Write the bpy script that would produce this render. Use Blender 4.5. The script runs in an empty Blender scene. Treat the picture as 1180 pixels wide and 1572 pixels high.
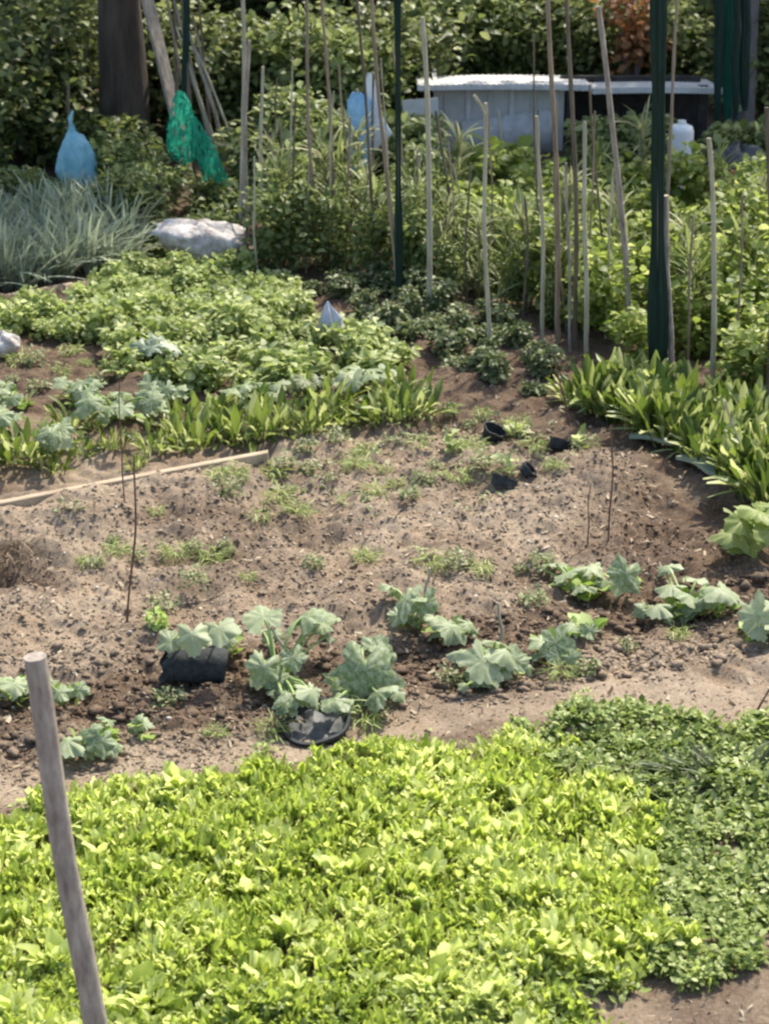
import bpy, math, random
import numpy as np
from mathutils import Vector, Matrix

sc = bpy.context.scene
C = sc.collection
rng = np.random.default_rng(7)
random.seed(7)
R = math.radians

# ------------------------------------------------------------------ camera, sky, sun
F, CX, CY, H, PITCH = 3200.0, 590.0, 786.0, 4.14, R(22.0)
cam = bpy.data.objects.new('camera', bpy.data.cameras.new('camera'))
C.objects.link(cam); sc.camera = cam
cam.location = (0, 0, H)
cam.rotation_euler = (R(90) - PITCH, 0, 0)
cam.data.sensor_fit = 'VERTICAL'; cam.data.sensor_height = 24
cam.data.lens = 24 * F / 1572
cam.data.clip_start = .1; cam.data.clip_end = 500
cam.data.dof.use_dof = True; cam.data.dof.focus_distance = 9.5; cam.data.dof.aperture_fstop = 3.2
sc.view_settings.view_transform = 'Standard'; sc.view_settings.look = 'None'
sc.view_settings.gamma = 1; sc.view_settings.exposure = 1.05
sc.cycles.filter_width = 2.4

SUN_EL, SUN_AZ = R(52), R(30)          # azimuth measured from +Y towards +X
w = bpy.data.worlds.new('World'); sc.world = w; w.use_nodes = True
nt = w.node_tree; sky = nt.nodes.new('ShaderNodeTexSky'); sky.sky_type = 'NISHITA'
sky.sun_disc = False; sky.sun_elevation = SUN_EL; sky.sun_rotation = SUN_AZ
sky.dust_density = 2.5; sky.air_density = 1.0
bg = nt.nodes['Background']; bg.inputs['Strength'].default_value = 0.15
nt.links.new(sky.outputs[0], bg.inputs[0])
sl = bpy.data.lights.new('sun', 'SUN'); sl.energy = 3.6; sl.angle = R(1.0); sl.color = (1, .94, .82)
sun = bpy.data.objects.new('sun', sl); C.objects.link(sun)
sd = Vector((math.sin(SUN_AZ) * math.cos(SUN_EL), math.cos(SUN_AZ) * math.cos(SUN_EL), math.sin(SUN_EL)))
sun.rotation_euler = sd.to_track_quat('Z', 'Y').to_euler()
sun.location = (5, 10, 12)

# ------------------------------------------------------------------ picking points on the ground
cp, sp = math.cos(PITCH), math.sin(PITCH)
def ray(px, py):
    u, v = (px - CX) / F, -(py - CY) / F
    return np.array([u, cp + v * sp, -sp + v * cp])
def G(px, py, z=0.0):
    d = ray(px, py); t = (z - H) / d[2]
    return Vector((d[0] * t, d[1] * t, z))
def P(px, py, Y):
    d = ray(px, py); t = Y / d[1]
    return Vector((d[0] * t, Y, H + d[2] * t))
def to_px(x, y, z=0.0):
    dz = z - H
    dep = y * cp - dz * sp
    up = y * sp + dz * cp
    return CX + F * x / dep, CY - F * up / dep

# ------------------------------------------------------------------ numpy noise
_tab = np.random.default_rng(3).random((256, 256))
def vnoise(x, y, s, o=0):
    x = np.asarray(x, float) / s + 37.1 * o + 500; y = np.asarray(y, float) / s + 17.7 * o + 500
    xi, yi = np.floor(x).astype(int), np.floor(y).astype(int)
    fx, fy = x - xi, y - yi
    fx = fx * fx * (3 - 2 * fx); fy = fy * fy * (3 - 2 * fy)
    a = _tab[xi % 256, yi % 256]; b = _tab[(xi + 1) % 256, yi % 256]
    c = _tab[xi % 256, (yi + 1) % 256]; d = _tab[(xi + 1) % 256, (yi + 1) % 256]
    return (a * (1 - fx) + b * fx) * (1 - fy) + (c * (1 - fx) + d * fx) * fy
def sstep(a, b, x):
    t = np.clip((np.asarray(x, float) - a) / (b - a), 0, 1); return t * t * (3 - 2 * t)
def line_y(pts):
    """world polyline through ground pixels -> y as a function of x"""
    w_ = [G(*p) for p in pts]; xs = np.array([q.x for q in w_]); ys = np.array([q.y for q in w_])
    o = np.argsort(xs); return lambda x: np.interp(x, xs[o], ys[o])
def poly_in(poly, px, py):
    """even-odd test, vectorised"""
    px = np.asarray(px, float); py = np.asarray(py, float); r = np.zeros(px.shape, bool); n = len(poly)
    for i in range(n):
        x0, y0 = poly[i]; x1, y1 = poly[(i + 1) % n]
        if y0 == y1: continue
        c = ((y0 > py) != (y1 > py)) & (px < (x1 - x0) * (py - y0) / (y1 - y0) + x0)
        r ^= c
    return r
def wpoly(pts): return [tuple(G(*p))[:2] for p in pts]

ridge_front = line_y([(-400, 875), (-60, 820), (30, 802), (200, 766), (300, 744), (400, 722), (470, 708)])
ridge_back = line_y([(-300, 500), (0, 472), (110, 452), (200, 440)])
bed_edge = line_y([(-400, 1270), (0, 1238), (100, 1225), (300, 1195), (450, 1162), (600, 1138), (740, 1115), (900, 1098), (1180, 1118), (1500, 1140)])
def bump(x, y, c, r, h):
    d2 = ((x - c[0]) / r[0]) ** 2 + ((y - c[1]) / r[1]) ** 2
    return h * np.exp(-d2)
c_mound = G(900, 735); c_hole = G(25, 885); c_pit1 = G(290, 1030); c_pit2 = G(490, 1110)
def height(x, y):
    x = np.asarray(x, float); y = np.asarray(y, float)
    z = (vnoise(x, y, 1.3) - .5) * .05 + (vnoise(x, y, .45, 1) - .5) * .05
    d = y - ridge_front(x); m = 1 - sstep(-.78, -.55, x)          # plot edge: a bank that drops to the bed behind it
    z = z + m * (.07 * np.exp(-(np.minimum(d, 0) / .35) ** 2) * (d < 0) + .07 * (1 - sstep(0, .10, d)) * (d >= 0)) - m * .06 * sstep(0, .1, d) * (1 - sstep(1.0, 2.0, d))
    d = y - ridge_back(x); m = 1 - sstep(-2.2, -1.9, x)
    z = z + m * .09 * np.exp(-(d / .12) ** 2)
    z = z + bump(x, y, c_mound, (.30, .28), .13) + bump(x, y, c_hole, (.17, .10), -.15) + bump(x, y, c_hole + Vector((.05, .28, 0)), (.22, .09), .11)
    z = z + bump(x, y, c_pit1, (.3, .2), -.05) + bump(x, y, c_pit2, (.18, .14), -.03)
    for p, r, h in (((250, 795), .22, -.05), ((300, 850), .2, -.05), ((500, 820), .18, -.07), ((160, 840), .2, -.04), ((640, 1010), .25, -.06), ((950, 930), .3, -.06), ((1090, 880), .3, -.05), ((1080, 780), .35, -.08), ((400, 770), .2, -.05), ((150, 1090), .25, -.04)):
        z = z + bump(x, y, G(*p), (r, r * .8), h)
    # path in front of the salad bed is trodden smooth
    d = y - bed_edge(x)
    path = sstep(-.1, .05, d) * (1 - sstep(.18, .45, d))
    back = sstep(12.6, 13.4, y)
    rough = (1 - .85 * path) * (1 - .3 * back)
    corner = sstep(.85, .95, x) * (1 - sstep(7.6, 7.7, y)); rough = rough * (1 - .8 * corner)
    cl = np.abs(vnoise(x, y, .055, 3) - .5) * 2; cl2 = vnoise(x, y, .028, 4); cl3 = vnoise(x, y, .12, 5)
    cl4 = vnoise(x, y, .09, 6); cl5 = vnoise(x, y, .2, 7)
    z = z + rough * ((1 - cl) * .020 * (.2 + 1.3 * cl3) + (cl2 - .5) * .020 + (cl4 - .5) * .045 + (cl5 - .5) * .06)
    return z
def hz(x, y): return float(height(np.array([x]), np.array([y]))[0])
def Gs(px, py):
    p = G(px, py)
    for _ in range(4):
        z = hz(p.x, p.y); p = G(px, py, z)
    return p

# ------------------------------------------------------------------ materials
def mat(name):
    m = bpy.data.materials.new(name); m.use_nodes = True
    nt = m.node_tree; return m, nt, nt.nodes['Principled BSDF'], nt.nodes['Material Output']
def ramp(nt, stops, fac):
    r = nt.nodes.new('ShaderNodeValToRGB'); e = r.color_ramp.elements
    while len(e) < len(stops): e.new(.5)
    for el, (p, c) in zip(e, stops): el.position = p; el.color = (*c, 1)
    nt.links.new(fac, r.inputs[0]); return r.outputs[0]
def noise(nt, scale, detail=4, rough=.55, vec=None, dist=0):
    n = nt.nodes.new('ShaderNodeTexNoise'); n.inputs['Scale'].default_value = scale
    n.inputs['Detail'].default_value = detail; n.inputs['Roughness'].default_value = rough; n.inputs['Distortion'].default_value = dist
    tc = nt.nodes.new('ShaderNodeTexCoord')
    if vec is None: nt.links.new(tc.outputs['Object'], n.inputs['Vector'])
    else:
        mp = nt.nodes.new('ShaderNodeMapping'); mp.inputs['Scale'].default_value = vec
        nt.links.new(tc.outputs['Object'], mp.inputs[0]); nt.links.new(mp.outputs[0], n.inputs['Vector'])
    return n.outputs[0]
def add_bump(nt, bsdf, h, strength=.5, dist=.01):
    b = nt.nodes.new('ShaderNodeBump'); b.inputs['Strength'].default_value = strength; b.inputs['Distance'].default_value = dist
    nt.links.new(h, b.inputs['Height']); nt.links.new(b.outputs[0], bsdf.inputs['Normal'])
def mixc(nt, f, a, b, mode='MIX'):
    m = nt.nodes.new('ShaderNodeMix'); m.data_type = 'RGBA'; m.blend_type = mode
    for s, v in ((0, f), (6, a), (7, b)):
        if hasattr(v, 'links') or hasattr(v, 'is_linked'): nt.links.new(v, m.inputs[s])
        else: m.inputs[s].default_value = v if s == 0 else (*v, 1)
    return m.outputs[2]

def leaf_mat(name, c0, c1, c2, trans=.4, rough=.5, mottle=None, spec=.35):
    m, nt, b, out = mat(name)
    at = nt.nodes.new('ShaderNodeAttribute'); at.attribute_name = 'tint'
    col = ramp(nt, [(0, c0), (.5, c1), (1, c2)], at.outputs['Fac'])
    if mottle:
        n = noise(nt, mottle[1], 5, .7)
        f = ramp(nt, [(.42, (0, 0, 0)), (.62, (1, 1, 1))], n)
        col = mixc(nt, f, col, mottle[0])
    nt.links.new(col, b.inputs['Base Color']); b.inputs['Roughness'].default_value = rough
    b.inputs['Specular IOR Level'].default_value = spec
    tr = nt.nodes.new('ShaderNodeBsdfTranslucent'); nt.links.new(col, tr.inputs[0])
    g = nt.nodes.new('ShaderNodeHueSaturation'); g.inputs['Saturation'].default_value = 1.03; g.inputs['Value'].default_value = 1.35
    nt.links.new(col, g.inputs['Color']); nt.links.new(g.outputs[0], tr.inputs[0])
    mx = nt.nodes.new('ShaderNodeMixShader'); mx.inputs[0].default_value = trans
    nt.links.new(b.outputs[0], mx.inputs[1]); nt.links.new(tr.outputs[0], mx.inputs[2]); nt.links.new(mx.outputs[0], out.inputs[0])
    return m
def solid_mat(name, c0, c1, scale=20, rough=.7, vec=None, bstr=.4, bdist=.004, spec=.4, trans=0, metallic=0):
    m, nt, b, out = mat(name)
    n = noise(nt, scale, 6, .65, vec)
    nt.links.new(ramp(nt, [(.3, c0), (.7, c1)], n), b.inputs['Base Color'])
    b.inputs['Roughness'].default_value = rough; b.inputs['Specular IOR Level'].default_value = spec; b.inputs['Metallic'].default_value = metallic
    add_bump(nt, b, n, bstr, bdist)
    if trans:
        tr = nt.nodes.new('ShaderNodeBsdfTranslucent'); tr.inputs[0].default_value = (*c1, 1)
        mx = nt.nodes.new('ShaderNodeMixShader'); mx.inputs[0].default_value = trans
        nt.links.new(b.outputs[0], mx.inputs[1]); nt.links.new(tr.outputs[0], mx.inputs[2]); nt.links.new(mx.outputs[0], out.inputs[0])
    return m

def soil_mat():
    m, nt, b, out = mat('soil')
    at = nt.nodes.new('ShaderNodeAttribute'); at.attribute_name = 'damp_shade'
    n1 = noise(nt, 9, 8, .7); n2 = noise(nt, 70, 5, .7); n3 = noise(nt, 2.2, 4, .6)
    dry = ramp(nt, [(.25, (.18, .132, .09)), (.5, (.30, .233, .163)), (.78, (.44, .365, .272))], n2)
    wet_shaded = ramp(nt, [(.25, (.05, .032, .020)), (.5, (.115, .078, .052)), (.8, (.23, .165, .115))], n2)  # moist soil tone, also carries the shade painted into the ground
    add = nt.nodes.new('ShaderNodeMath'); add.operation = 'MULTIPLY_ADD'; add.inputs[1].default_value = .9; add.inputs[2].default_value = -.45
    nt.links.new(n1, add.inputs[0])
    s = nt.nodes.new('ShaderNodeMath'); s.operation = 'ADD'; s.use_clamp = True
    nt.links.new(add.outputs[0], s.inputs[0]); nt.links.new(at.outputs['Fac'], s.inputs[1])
    col = mixc(nt, s.outputs[0], dry, wet_shaded)
    red = ramp(nt, [(.5, (1, 1, 1)), (.72, (1.0, .94, .88))], n3)
    col = mixc(nt, 1.0, col, red, 'MULTIPLY')
    nt.links.new(col, b.inputs['Base Color']); b.inputs['Roughness'].default_value = .95; b.inputs['Specular IOR Level'].default_value = .15
    n4 = noise(nt, 130, 4, .7)
    add_bump(nt, b, n4, .7, .012)
    return m
M = {}
M['soil'] = soil_mat()
M['lettuce'] = leaf_mat('lettuce_leaf', (.24, .32, .055), (.40, .47, .09), (.65, .69, .29), .54, .5, spec=.25)
M['weed'] = leaf_mat('weed_leaf', (.11, .15, .03), (.25, .32, .07), (.48, .52, .22), .3, .5)
M['zucchini'] = leaf_mat('zucchini_leaf', (.10, .15, .04), (.21, .27, .11), (.36, .40, .21), .32, .55, ((.38, .42, .28), 40))
M['zucchini_young'] = leaf_mat('young_leaf', (.22, .34, .05), (.33, .43, .10), (.4, .48, .18), .35, .55)
M['stalk'] = leaf_mat('green_stalk', (.25, .36, .10), (.32, .42, .15), (.4, .47, .22), .15, .5)
M['chard'] = leaf_mat('chard_leaf', (.05, .085, .015), (.17, .225, .04), (.50, .53, .22), .4, .45, spec=.4)
M['greens'] = leaf_mat('bright_greens', (.14, .19, .04), (.31, .37, .11), (.55, .58, .31), .45, .5)
M['dusty'] = leaf_mat('dusty_green_leaf', (.06, .09, .03), (.14, .17, .065), (.32, .34, .17), .3, .5)
M['leek'] = leaf_mat('leek_leaf', (.15, .19, .12), (.26, .31, .21), (.44, .48, .34), .25, .5)
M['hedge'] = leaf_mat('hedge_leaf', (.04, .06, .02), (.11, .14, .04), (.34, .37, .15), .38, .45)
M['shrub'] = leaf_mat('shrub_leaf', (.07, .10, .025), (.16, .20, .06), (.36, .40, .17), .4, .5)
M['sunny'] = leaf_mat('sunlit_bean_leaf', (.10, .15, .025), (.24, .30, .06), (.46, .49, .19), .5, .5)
M['rust_leaf'] = leaf_mat('rust_leaf', (.20, .08, .03), (.32, .15, .06), (.42, .25, .12), .35, .6)
M['dry_weed'] = leaf_mat('dry_weed', (.14, .18, .06), (.25, .28, .12), (.42, .40, .24), .3, .6)
M['litter'] = leaf_mat('dry_litter', (.13, .085, .05), (.29, .22, .14), (.48, .40, .28), .2, .7)
M['wood'] = solid_mat('weathered_wood', (.16, .125, .10), (.44, .38, .31), 30, .8, (1, 1, .3), 1, .006)
M['bamboo'] = solid_mat('pale_cane', (.26, .23, .15), (.52, .48, .36), 25, .6, (1, 1, .15), .5, .003)
M['cane_dark'] = solid_mat('old_cane', (.07, .055, .035), (.20, .16, .11), 25, .7, (1, 1, .15), .5, .003)
M['cane_brown'] = solid_mat('brown_cane', (.15, .11, .07), (.36, .28, .2), 25, .7, (1, 1, .15), .5, .003)
M['twig'] = solid_mat('red_brown_twig', (.08, .035, .025), (.18, .09, .06), 60, .7, None, .4, .002)
M['bark'] = solid_mat('bark', (.025, .018, .013), (.10, .075, .055), 9, .9, (1, 1, .2), 1, .03)
M['bark_grey'] = solid_mat('grey_bark', (.08, .07, .065), (.22, .20, .19), 9, .9, (1, 1, .2), 1, .02)
M['black_plastic'] = solid_mat('black_plastic', (.010, .012, .014), (.05, .055, .055), 25, .7, None, .8, .01, .25)
M['grey_plastic'] = solid_mat('dusty_black_plastic', (.03, .035, .035), (.10, .10, .095), 25, .6, None, .3, .004, .5)
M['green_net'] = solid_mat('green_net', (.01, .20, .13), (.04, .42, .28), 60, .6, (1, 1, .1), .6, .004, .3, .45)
def holes(m, scale, share):
    nt = m.node_tree; out = nt.nodes['Material Output']; src = out.inputs[0].links[0].from_socket
    n = noise(nt, scale, 3, .6, (1, 1, .35)); f = ramp(nt, [(share - .04, (1, 1, 1)), (share + .04, (0, 0, 0))], n)
    t = nt.nodes.new('ShaderNodeBsdfTransparent'); mx = nt.nodes.new('ShaderNodeMixShader')
    nt.links.new(f, mx.inputs[0]); nt.links.new(src, mx.inputs[1]); nt.links.new(t.outputs[0], mx.inputs[2]); nt.links.new(mx.outputs[0], out.inputs[0])
holes(M['green_net'], 45, .47)
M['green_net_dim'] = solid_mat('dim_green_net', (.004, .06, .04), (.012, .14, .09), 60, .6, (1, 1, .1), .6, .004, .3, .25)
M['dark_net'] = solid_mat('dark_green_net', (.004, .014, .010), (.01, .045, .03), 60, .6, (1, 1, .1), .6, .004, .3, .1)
M['blue_bag'] = solid_mat('blue_plastic_bag', (.16, .45, .55), (.45, .74, .82), 14, .35, None, .9, .02, .5, .35)
M['blue_cloth'] = solid_mat('blue_sheet', (.10, .33, .60), (.50, .72, .86), 11, .5, None, .6, .01, .4, .3)
M['white_cloth'] = solid_mat('white_sheet', (.55, .60, .66), (.80, .83, .86), 12, .5, None, .6, .01, .4, .3)
M['sack'] = solid_mat('white_woven_sack', (.30, .25, .22), (.78, .74, .70), 14, .7, None, 1, .04, .3, .1)
M['sack_grey'] = solid_mat('grey_sack', (.16, .16, .145), (.34, .33, .30), 12, .8, None, .6, .015, .2)
M['grey_bag'] = solid_mat('grey_blue_plastic', (.36, .38, .46), (.62, .63, .70), 14, .4, None, .6, .01, .5, .2)
M['white_plastic'] = solid_mat('white_plastic', (.55, .55, .50), (.80, .80, .76), 8, .5, None, .2, .004, .4)
M['edging'] = solid_mat('pale_board', (.26, .20, .13), (.50, .40, .28), 14, .85, (.15, 1, 1), .6, .004, .2)
M['shed_wall'] = solid_mat('grey_shed_panel', (.40, .385, .35), (.56, .54, .49), 5, .8, None, .3, .01)
M['shed_roof'] = solid_mat('pale_fibre_cement', (.42, .41, .38), (.66, .64, .60), 7, .9, None, .4, .01)
M['shed_sheet'] = solid_mat('cloudy_sheet', (.40, .39, .36), (.62, .60, .55), 12, .5, None, .5, .01)
M['dark'] = solid_mat('dark_wood_and_shade', (.02, .018, .015), (.05, .045, .04), 12, .9)  # dark posts, and the painted shade inside the shed
M['clod'] = solid_mat('soil_clod', (.13, .085, .058), (.42, .31, .225), 30, .95, None, .8, .01, .15)
M['stone'] = solid_mat('pale_stone', (.38, .34, .29), (.66, .62, .56), 20, .8, None, .4, .004, .3)

# ------------------------------------------------------------------ object helpers
def tag(o, label=None, cat=None, group=None, kind=None):
    if label: o['label'] = label
    if cat: o['category'] = cat
    if group: o['group'] = group
    if kind: o['kind'] = kind
    return o
def empty(name, loc=(0, 0, 0), rz=0.0):
    o = bpy.data.objects.new(name, None); C.objects.link(o); o.location = loc; o.rotation_euler = (0, 0, rz)
    o.empty_display_size = .05; return o
def mesh_obj(name, verts, faces, material, parent=None, tint=None, smooth=True):
    me = bpy.data.meshes.new(name)
    verts = np.asarray(verts, dtype=np.float32)
    if isinstance(faces, np.ndarray):
        k = faces.shape[1]; n = len(faces)
        me.vertices.add(len(verts)); me.vertices.foreach_set('co', verts.ravel())
        me.loops.add(n * k); me.loops.foreach_set('vertex_index', faces.astype(np.int32).ravel())
        me.polygons.add(n); me.polygons.foreach_set('loop_start', np.arange(0, n * k, k, dtype=np.int32))
        me.update(calc_edges=True)
    else:
        me.from_pydata([tuple(map(float, v)) for v in verts], [], faces); me.update()
    if smooth: me.polygons.foreach_set('use_smooth', np.ones(len(me.polygons), bool))
    if tint is not None:
        a = me.attributes.new('tint', 'FLOAT', 'POINT'); a.data.foreach_set('value', np.asarray(tint, np.float32))
    me.materials.append(material)
    o = bpy.data.objects.new(name, me); C.objects.link(o)
    if parent: o.parent = parent
    return o
def copy_tree(o, parent=None):
    c = o.copy(); C.objects.link(c); c.parent = parent
    for ch in o.children: copy_tree(ch, c)
    return c

class MB:
    def __init__(s): s.v = []; s.f = []; s.n = 0
    def add(s, v, f):
        s.v.extend([tuple(p) for p in v]); s.f.extend([tuple(i + s.n for i in q) for q in f]); s.n += len(v); return s
    def box(s, c, size, rot=None):
        x, y, z = [k / 2 for k in size]
        v = [Vector(p) for p in ((-x, -y, -z), (x, -y, -z), (x, y, -z), (-x, y, -z), (-x, -y, z), (x, -y, z), (x, y, z), (-x, y, z))]
        if rot: v = [rot @ p for p in v]
        return s.add([p + Vector(c) for p in v], [(0, 3, 2, 1), (4, 5, 6, 7), (0, 1, 5, 4), (1, 2, 6, 5), (2, 3, 7, 6), (3, 0, 4, 7)])
    def tube(s, pts, rad, seg=8, cap=True, wob=0.0):
        pts = [Vector(p) for p in pts]; n = len(pts)
        if not hasattr(rad, '__len__'): rad = [rad] * n
        v = []; ref = Vector((0, 1, 0.01))
        for i, p in enumerate(pts):
            t = (pts[min(i + 1, n - 1)] - pts[max(i - 1, 0)]).normalized()
            a = t.cross(ref)
            if a.length < 1e-3: a = t.cross(Vector((1, 0, 0)))
            a.normalize(); b = t.cross(a)
            for k in range(seg):
                th = 2 * math.pi * k / seg; rr = rad[i] * (1 + wob * (random.random() - .5))
                v.append(p + (a * math.cos(th) + b * math.sin(th)) * rr)
        f = [(i * seg + k, i * seg + (k + 1) % seg, (i + 1) * seg + (k + 1) % seg, (i + 1) * seg + k) for i in range(n - 1) for k in range(seg)]
        if cap: f += [tuple(range(seg))[::-1], tuple((n - 1) * seg + k for k in range(seg))]
        return s.add(v, f)
    def build(s, name, m, parent=None, smooth=True, tint=None):
        o = mesh_obj(name, s.v, s.f, m, parent, None if tint is None else np.full(len(s.v), tint), smooth)
        if smooth:
            o.data.set_sharp_from_angle(angle=R(50))
        return o

# ------------------------------------------------------------------ leaves
def T_strip(rows, widths, curve, ruffle=0.0, fold=.25, cols=3, seed=0):
    """a leaf of unit length growing along +Y; widths per row; curve bends it down in Z"""
    r = np.random.default_rng(seed); v = []
    for i in range(rows):
        t = i / (rows - 1); wd = widths[i]
        for j in range(cols):
            u = (j / (cols - 1)) * 2 - 1
            v.append((u * wd, t * (1 - .25 * abs(curve) * t), -curve * t * t + fold * wd * abs(u) + ruffle * (r.random() - .5) * abs(u)))
    f = [(i * cols + j, i * cols + j + 1, (i + 1) * cols + j + 1, (i + 1) * cols + j) for i in range(rows - 1) for j in range(cols - 1)]
    return np.array(v), np.array(f)
TS = {
    'spatula': [T_strip(6, [.05, .13, .26, .36, .33, .10], c, .22, .25, 4, i) for i, c in enumerate((.1, .3, .5, .2))],
    'oval': [T_strip(4, [.06, .27, .29, .05], c, .05, .3, 3, i) for i, c in enumerate((.05, .25, .4))],
    'round': [T_strip(4, [.12, .45, .44, .14], c, .05, .25, 3, i) for i, c in enumerate((.05, .2, .3))],
    'strap': [T_strip(7, [.035, .045, .045, .04, .034, .024, .004], c, 0, .5, 3, i) for i, c in enumerate((.1, .45, .9, .25))],
    'chard': [T_strip(7, [.03, .035, .09, .17, .20, .15, .03], c, .10, .3, 4, i) for i, c in enumerate((.05, .25, .5, .15))],
    'quad': [(np.array([(-.32, .0, 0), (.32, 0.05, .05), (.28, .9, -.05), (-.3, 1, .02)]), np.array([(0, 1, 2, 3)])),
             (np.array([(-.1, .0, 0), (.38, 0.35, .1), (.05, 1, -.15), (-.34, .5, .1)]), np.array([(0, 1, 2, 3)]))],
}
class Leaves:
    def __init__(s): s.V = []; s.Fc = []; s.T = []; s.n = 0
    def add(s, kind, pos, yaw, elev, roll, size, tint, wscale=1.0):
        pos = np.atleast_2d(pos); n = len(pos)
        yaw, elev, roll, size, tint, wscale = [np.broadcast_to(np.asarray(a, float), (n,)) for a in (yaw, elev, roll, size, tint, wscale)]
        tl = TS[kind]; which = rng.integers(0, len(tl), n)
        for k, (tv, tf) in enumerate(tl):
            m = which == k; c = int(m.sum())
            if not c: continue
            V = np.repeat(tv[None], c, 0).copy(); V[:, :, 0] *= wscale[m][:, None]; V *= size[m][:, None, None]
            r_, e_, y_ = roll[m][:, None], elev[m][:, None], yaw[m][:, None]
            x, y, z = V[..., 0], V[..., 1], V[..., 2]
            x, z = x * np.cos(r_) + z * np.sin(r_), -x * np.sin(r_) + z * np.cos(r_)
            y, z = y * np.cos(e_) - z * np.sin(e_), y * np.sin(e_) + z * np.cos(e_)
            x, y = x * np.cos(y_) - y * np.sin(y_), x * np.sin(y_) + y * np.cos(y_)
            V = np.stack([x, y, z], -1) + pos[m][:, None, :]
            nv = tv.shape[0]
            Fk = tf[None] + (np.arange(c) * nv)[:, None, None] + s.n
            s.V.append(V.reshape(-1, 3)); s.Fc.append(Fk.reshape(-1, 4)); s.n += c * nv
            s.T.append(np.repeat(tint[m], nv))
        return s
    def build(s, name, m, parent=None):
        return mesh_obj(name, np.concatenate(s.V), np.concatenate(s.Fc), m, parent, np.clip(np.concatenate(s.T), 0, 1))
def U(a, b, n): return rng.uniform(a, b, n)
TAU = 2 * math.pi

def sample_poly(pts, n, jitter_edge=.06):
    """n points on the ground inside a polygon given in ground pixels, ragged edge"""
    wp = wpoly(pts); xs = [p[0] for p in wp]; ys = [p[1] for p in wp]
    out = np.zeros((0, 2))
    while len(out) < n:
        q = np.stack([U(min(xs) - .1, max(xs) + .1, n * 2), U(min(ys) - .1, max(ys) + .1, n * 2)], 1)
        j = q + np.stack([(vnoise(q[:, 0], q[:, 1], .13, 8) - .5), (vnoise(q[:, 0], q[:, 1], .13, 9) - .5)], 1) * jitter_edge * 4
        out = np.concatenate([out, q[poly_in(wp, j[:, 0], j[:, 1])]])
    return out[:n]

# ------------------------------------------------------------------ THE GROUND
def axis(lo, hi, fine, coarse):
    a = np.arange(lo, hi + fine / 2, fine); left = []; right = []; st = fine; p = lo
    while p > coarse[0]: st *= 1.35; p -= st; left.append(p)
    p = hi; st = fine
    while p < coarse[1]: st *= 1.35; p += st; right.append(p)
    return np.array(left[::-1] + list(a) + right)
gx = axis(-3.2, 3.2, .016, (-150, 150)); gy = axis(6.4, 15.5, .016, (-60, 300))
X, Y = np.meshgrid(gx, gy); Z = height(X, Y)
far = sstep(19, 30, Y); Z = Z + far * 0.6 + sstep(4, 9, np.abs(X)) * .15
nx, ny = len(gx), len(gy)
idx = np.arange(nx * ny).reshape(ny, nx)
fc = np.stack([idx[:-1, :-1], idx[:-1, 1:], idx[1:, 1:], idx[1:, :-1]], -1).reshape(-1, 4)
ground = mesh_obj('ground', np.stack([X, Y, Z], -1).reshape(-1, 3), fc, M['soil'])
tag(ground, 'bare brown garden soil, raked and cloddy between the vegetable rows', None, None, 'structure')
# darker where freshly dug and moist; shade by the chard is painted in too
zl = line_y([(-200, 1120), (100, 1090), (300, 1060), (520, 1030), (700, 1000), (900, 940), (1180, 900), (1500, 880)])
def damp_shade_at(X, Y):
    def blob(px, py, rx, ry):
        c = G(px, py); return np.exp(-(((X - c.x) / rx) ** 2 + ((Y - c.y) / ry) ** 2))
    damp_shade = np.full(X.shape, .30) + .8 * (vnoise(X, Y, .35, 50) - .45) + .3 * (vnoise(X, Y, .1, 51) - .5)
    damp_shade = damp_shade + .75 * np.exp(-((Y - zl(X)) / .38) ** 2)
    damp_shade = damp_shade + .8 * sstep(11.2, 12.2, Y) * (1 - .5 * sstep(.2, .9, -X) * (1 - sstep(11.2, 11.8, Y)))
    for b_ in ((1080, 790, .55, .6, 1.1), (1150, 880, .7, .5, .7), (900, 640, .9, .6, .8), (30, 890, .16, .14, .9), (700, 620, .6, .3, .3), (500, 815, .15, .1, .4), (250, 800, .2, .1, .25), (200, 850, .3, .1, .2), (100, 740, .7, .2, .5), (1000, 700, .5, .3, .5), (0, 570, .9, .5, .4)):  # dark path soil, plus shade right of the mound and in hollows painted
        damp_shade = damp_shade + b_[4] * blob(*b_[:4])
    dd = Y - bed_edge(X); damp_shade = damp_shade - .25 * sstep(-.05, .05, dd) * (1 - sstep(.2, .4, dd)) + .3 * (1 - sstep(-.1, .1, dd))
    damp_shade = damp_shade - .6 * blob(900, 715, .3, .25)  # mound top paler: its sunlit side put into the soil colour
    for rf, lo in ((ridge_front, -.75), (ridge_back, -1.9)):
        damp_shade = damp_shade - 1.0 * np.exp(-((Y - rf(X)) / .06) ** 2) * (X < lo)
    return np.clip(damp_shade, 0, 1)
def set_damp_shade(o, d):
    at = o.data.attributes.new('damp_shade', 'FLOAT', 'POINT'); at.data.foreach_set('value', np.asarray(d, np.float32).ravel())
set_damp_shade(ground, damp_shade_at(X, Y))

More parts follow.
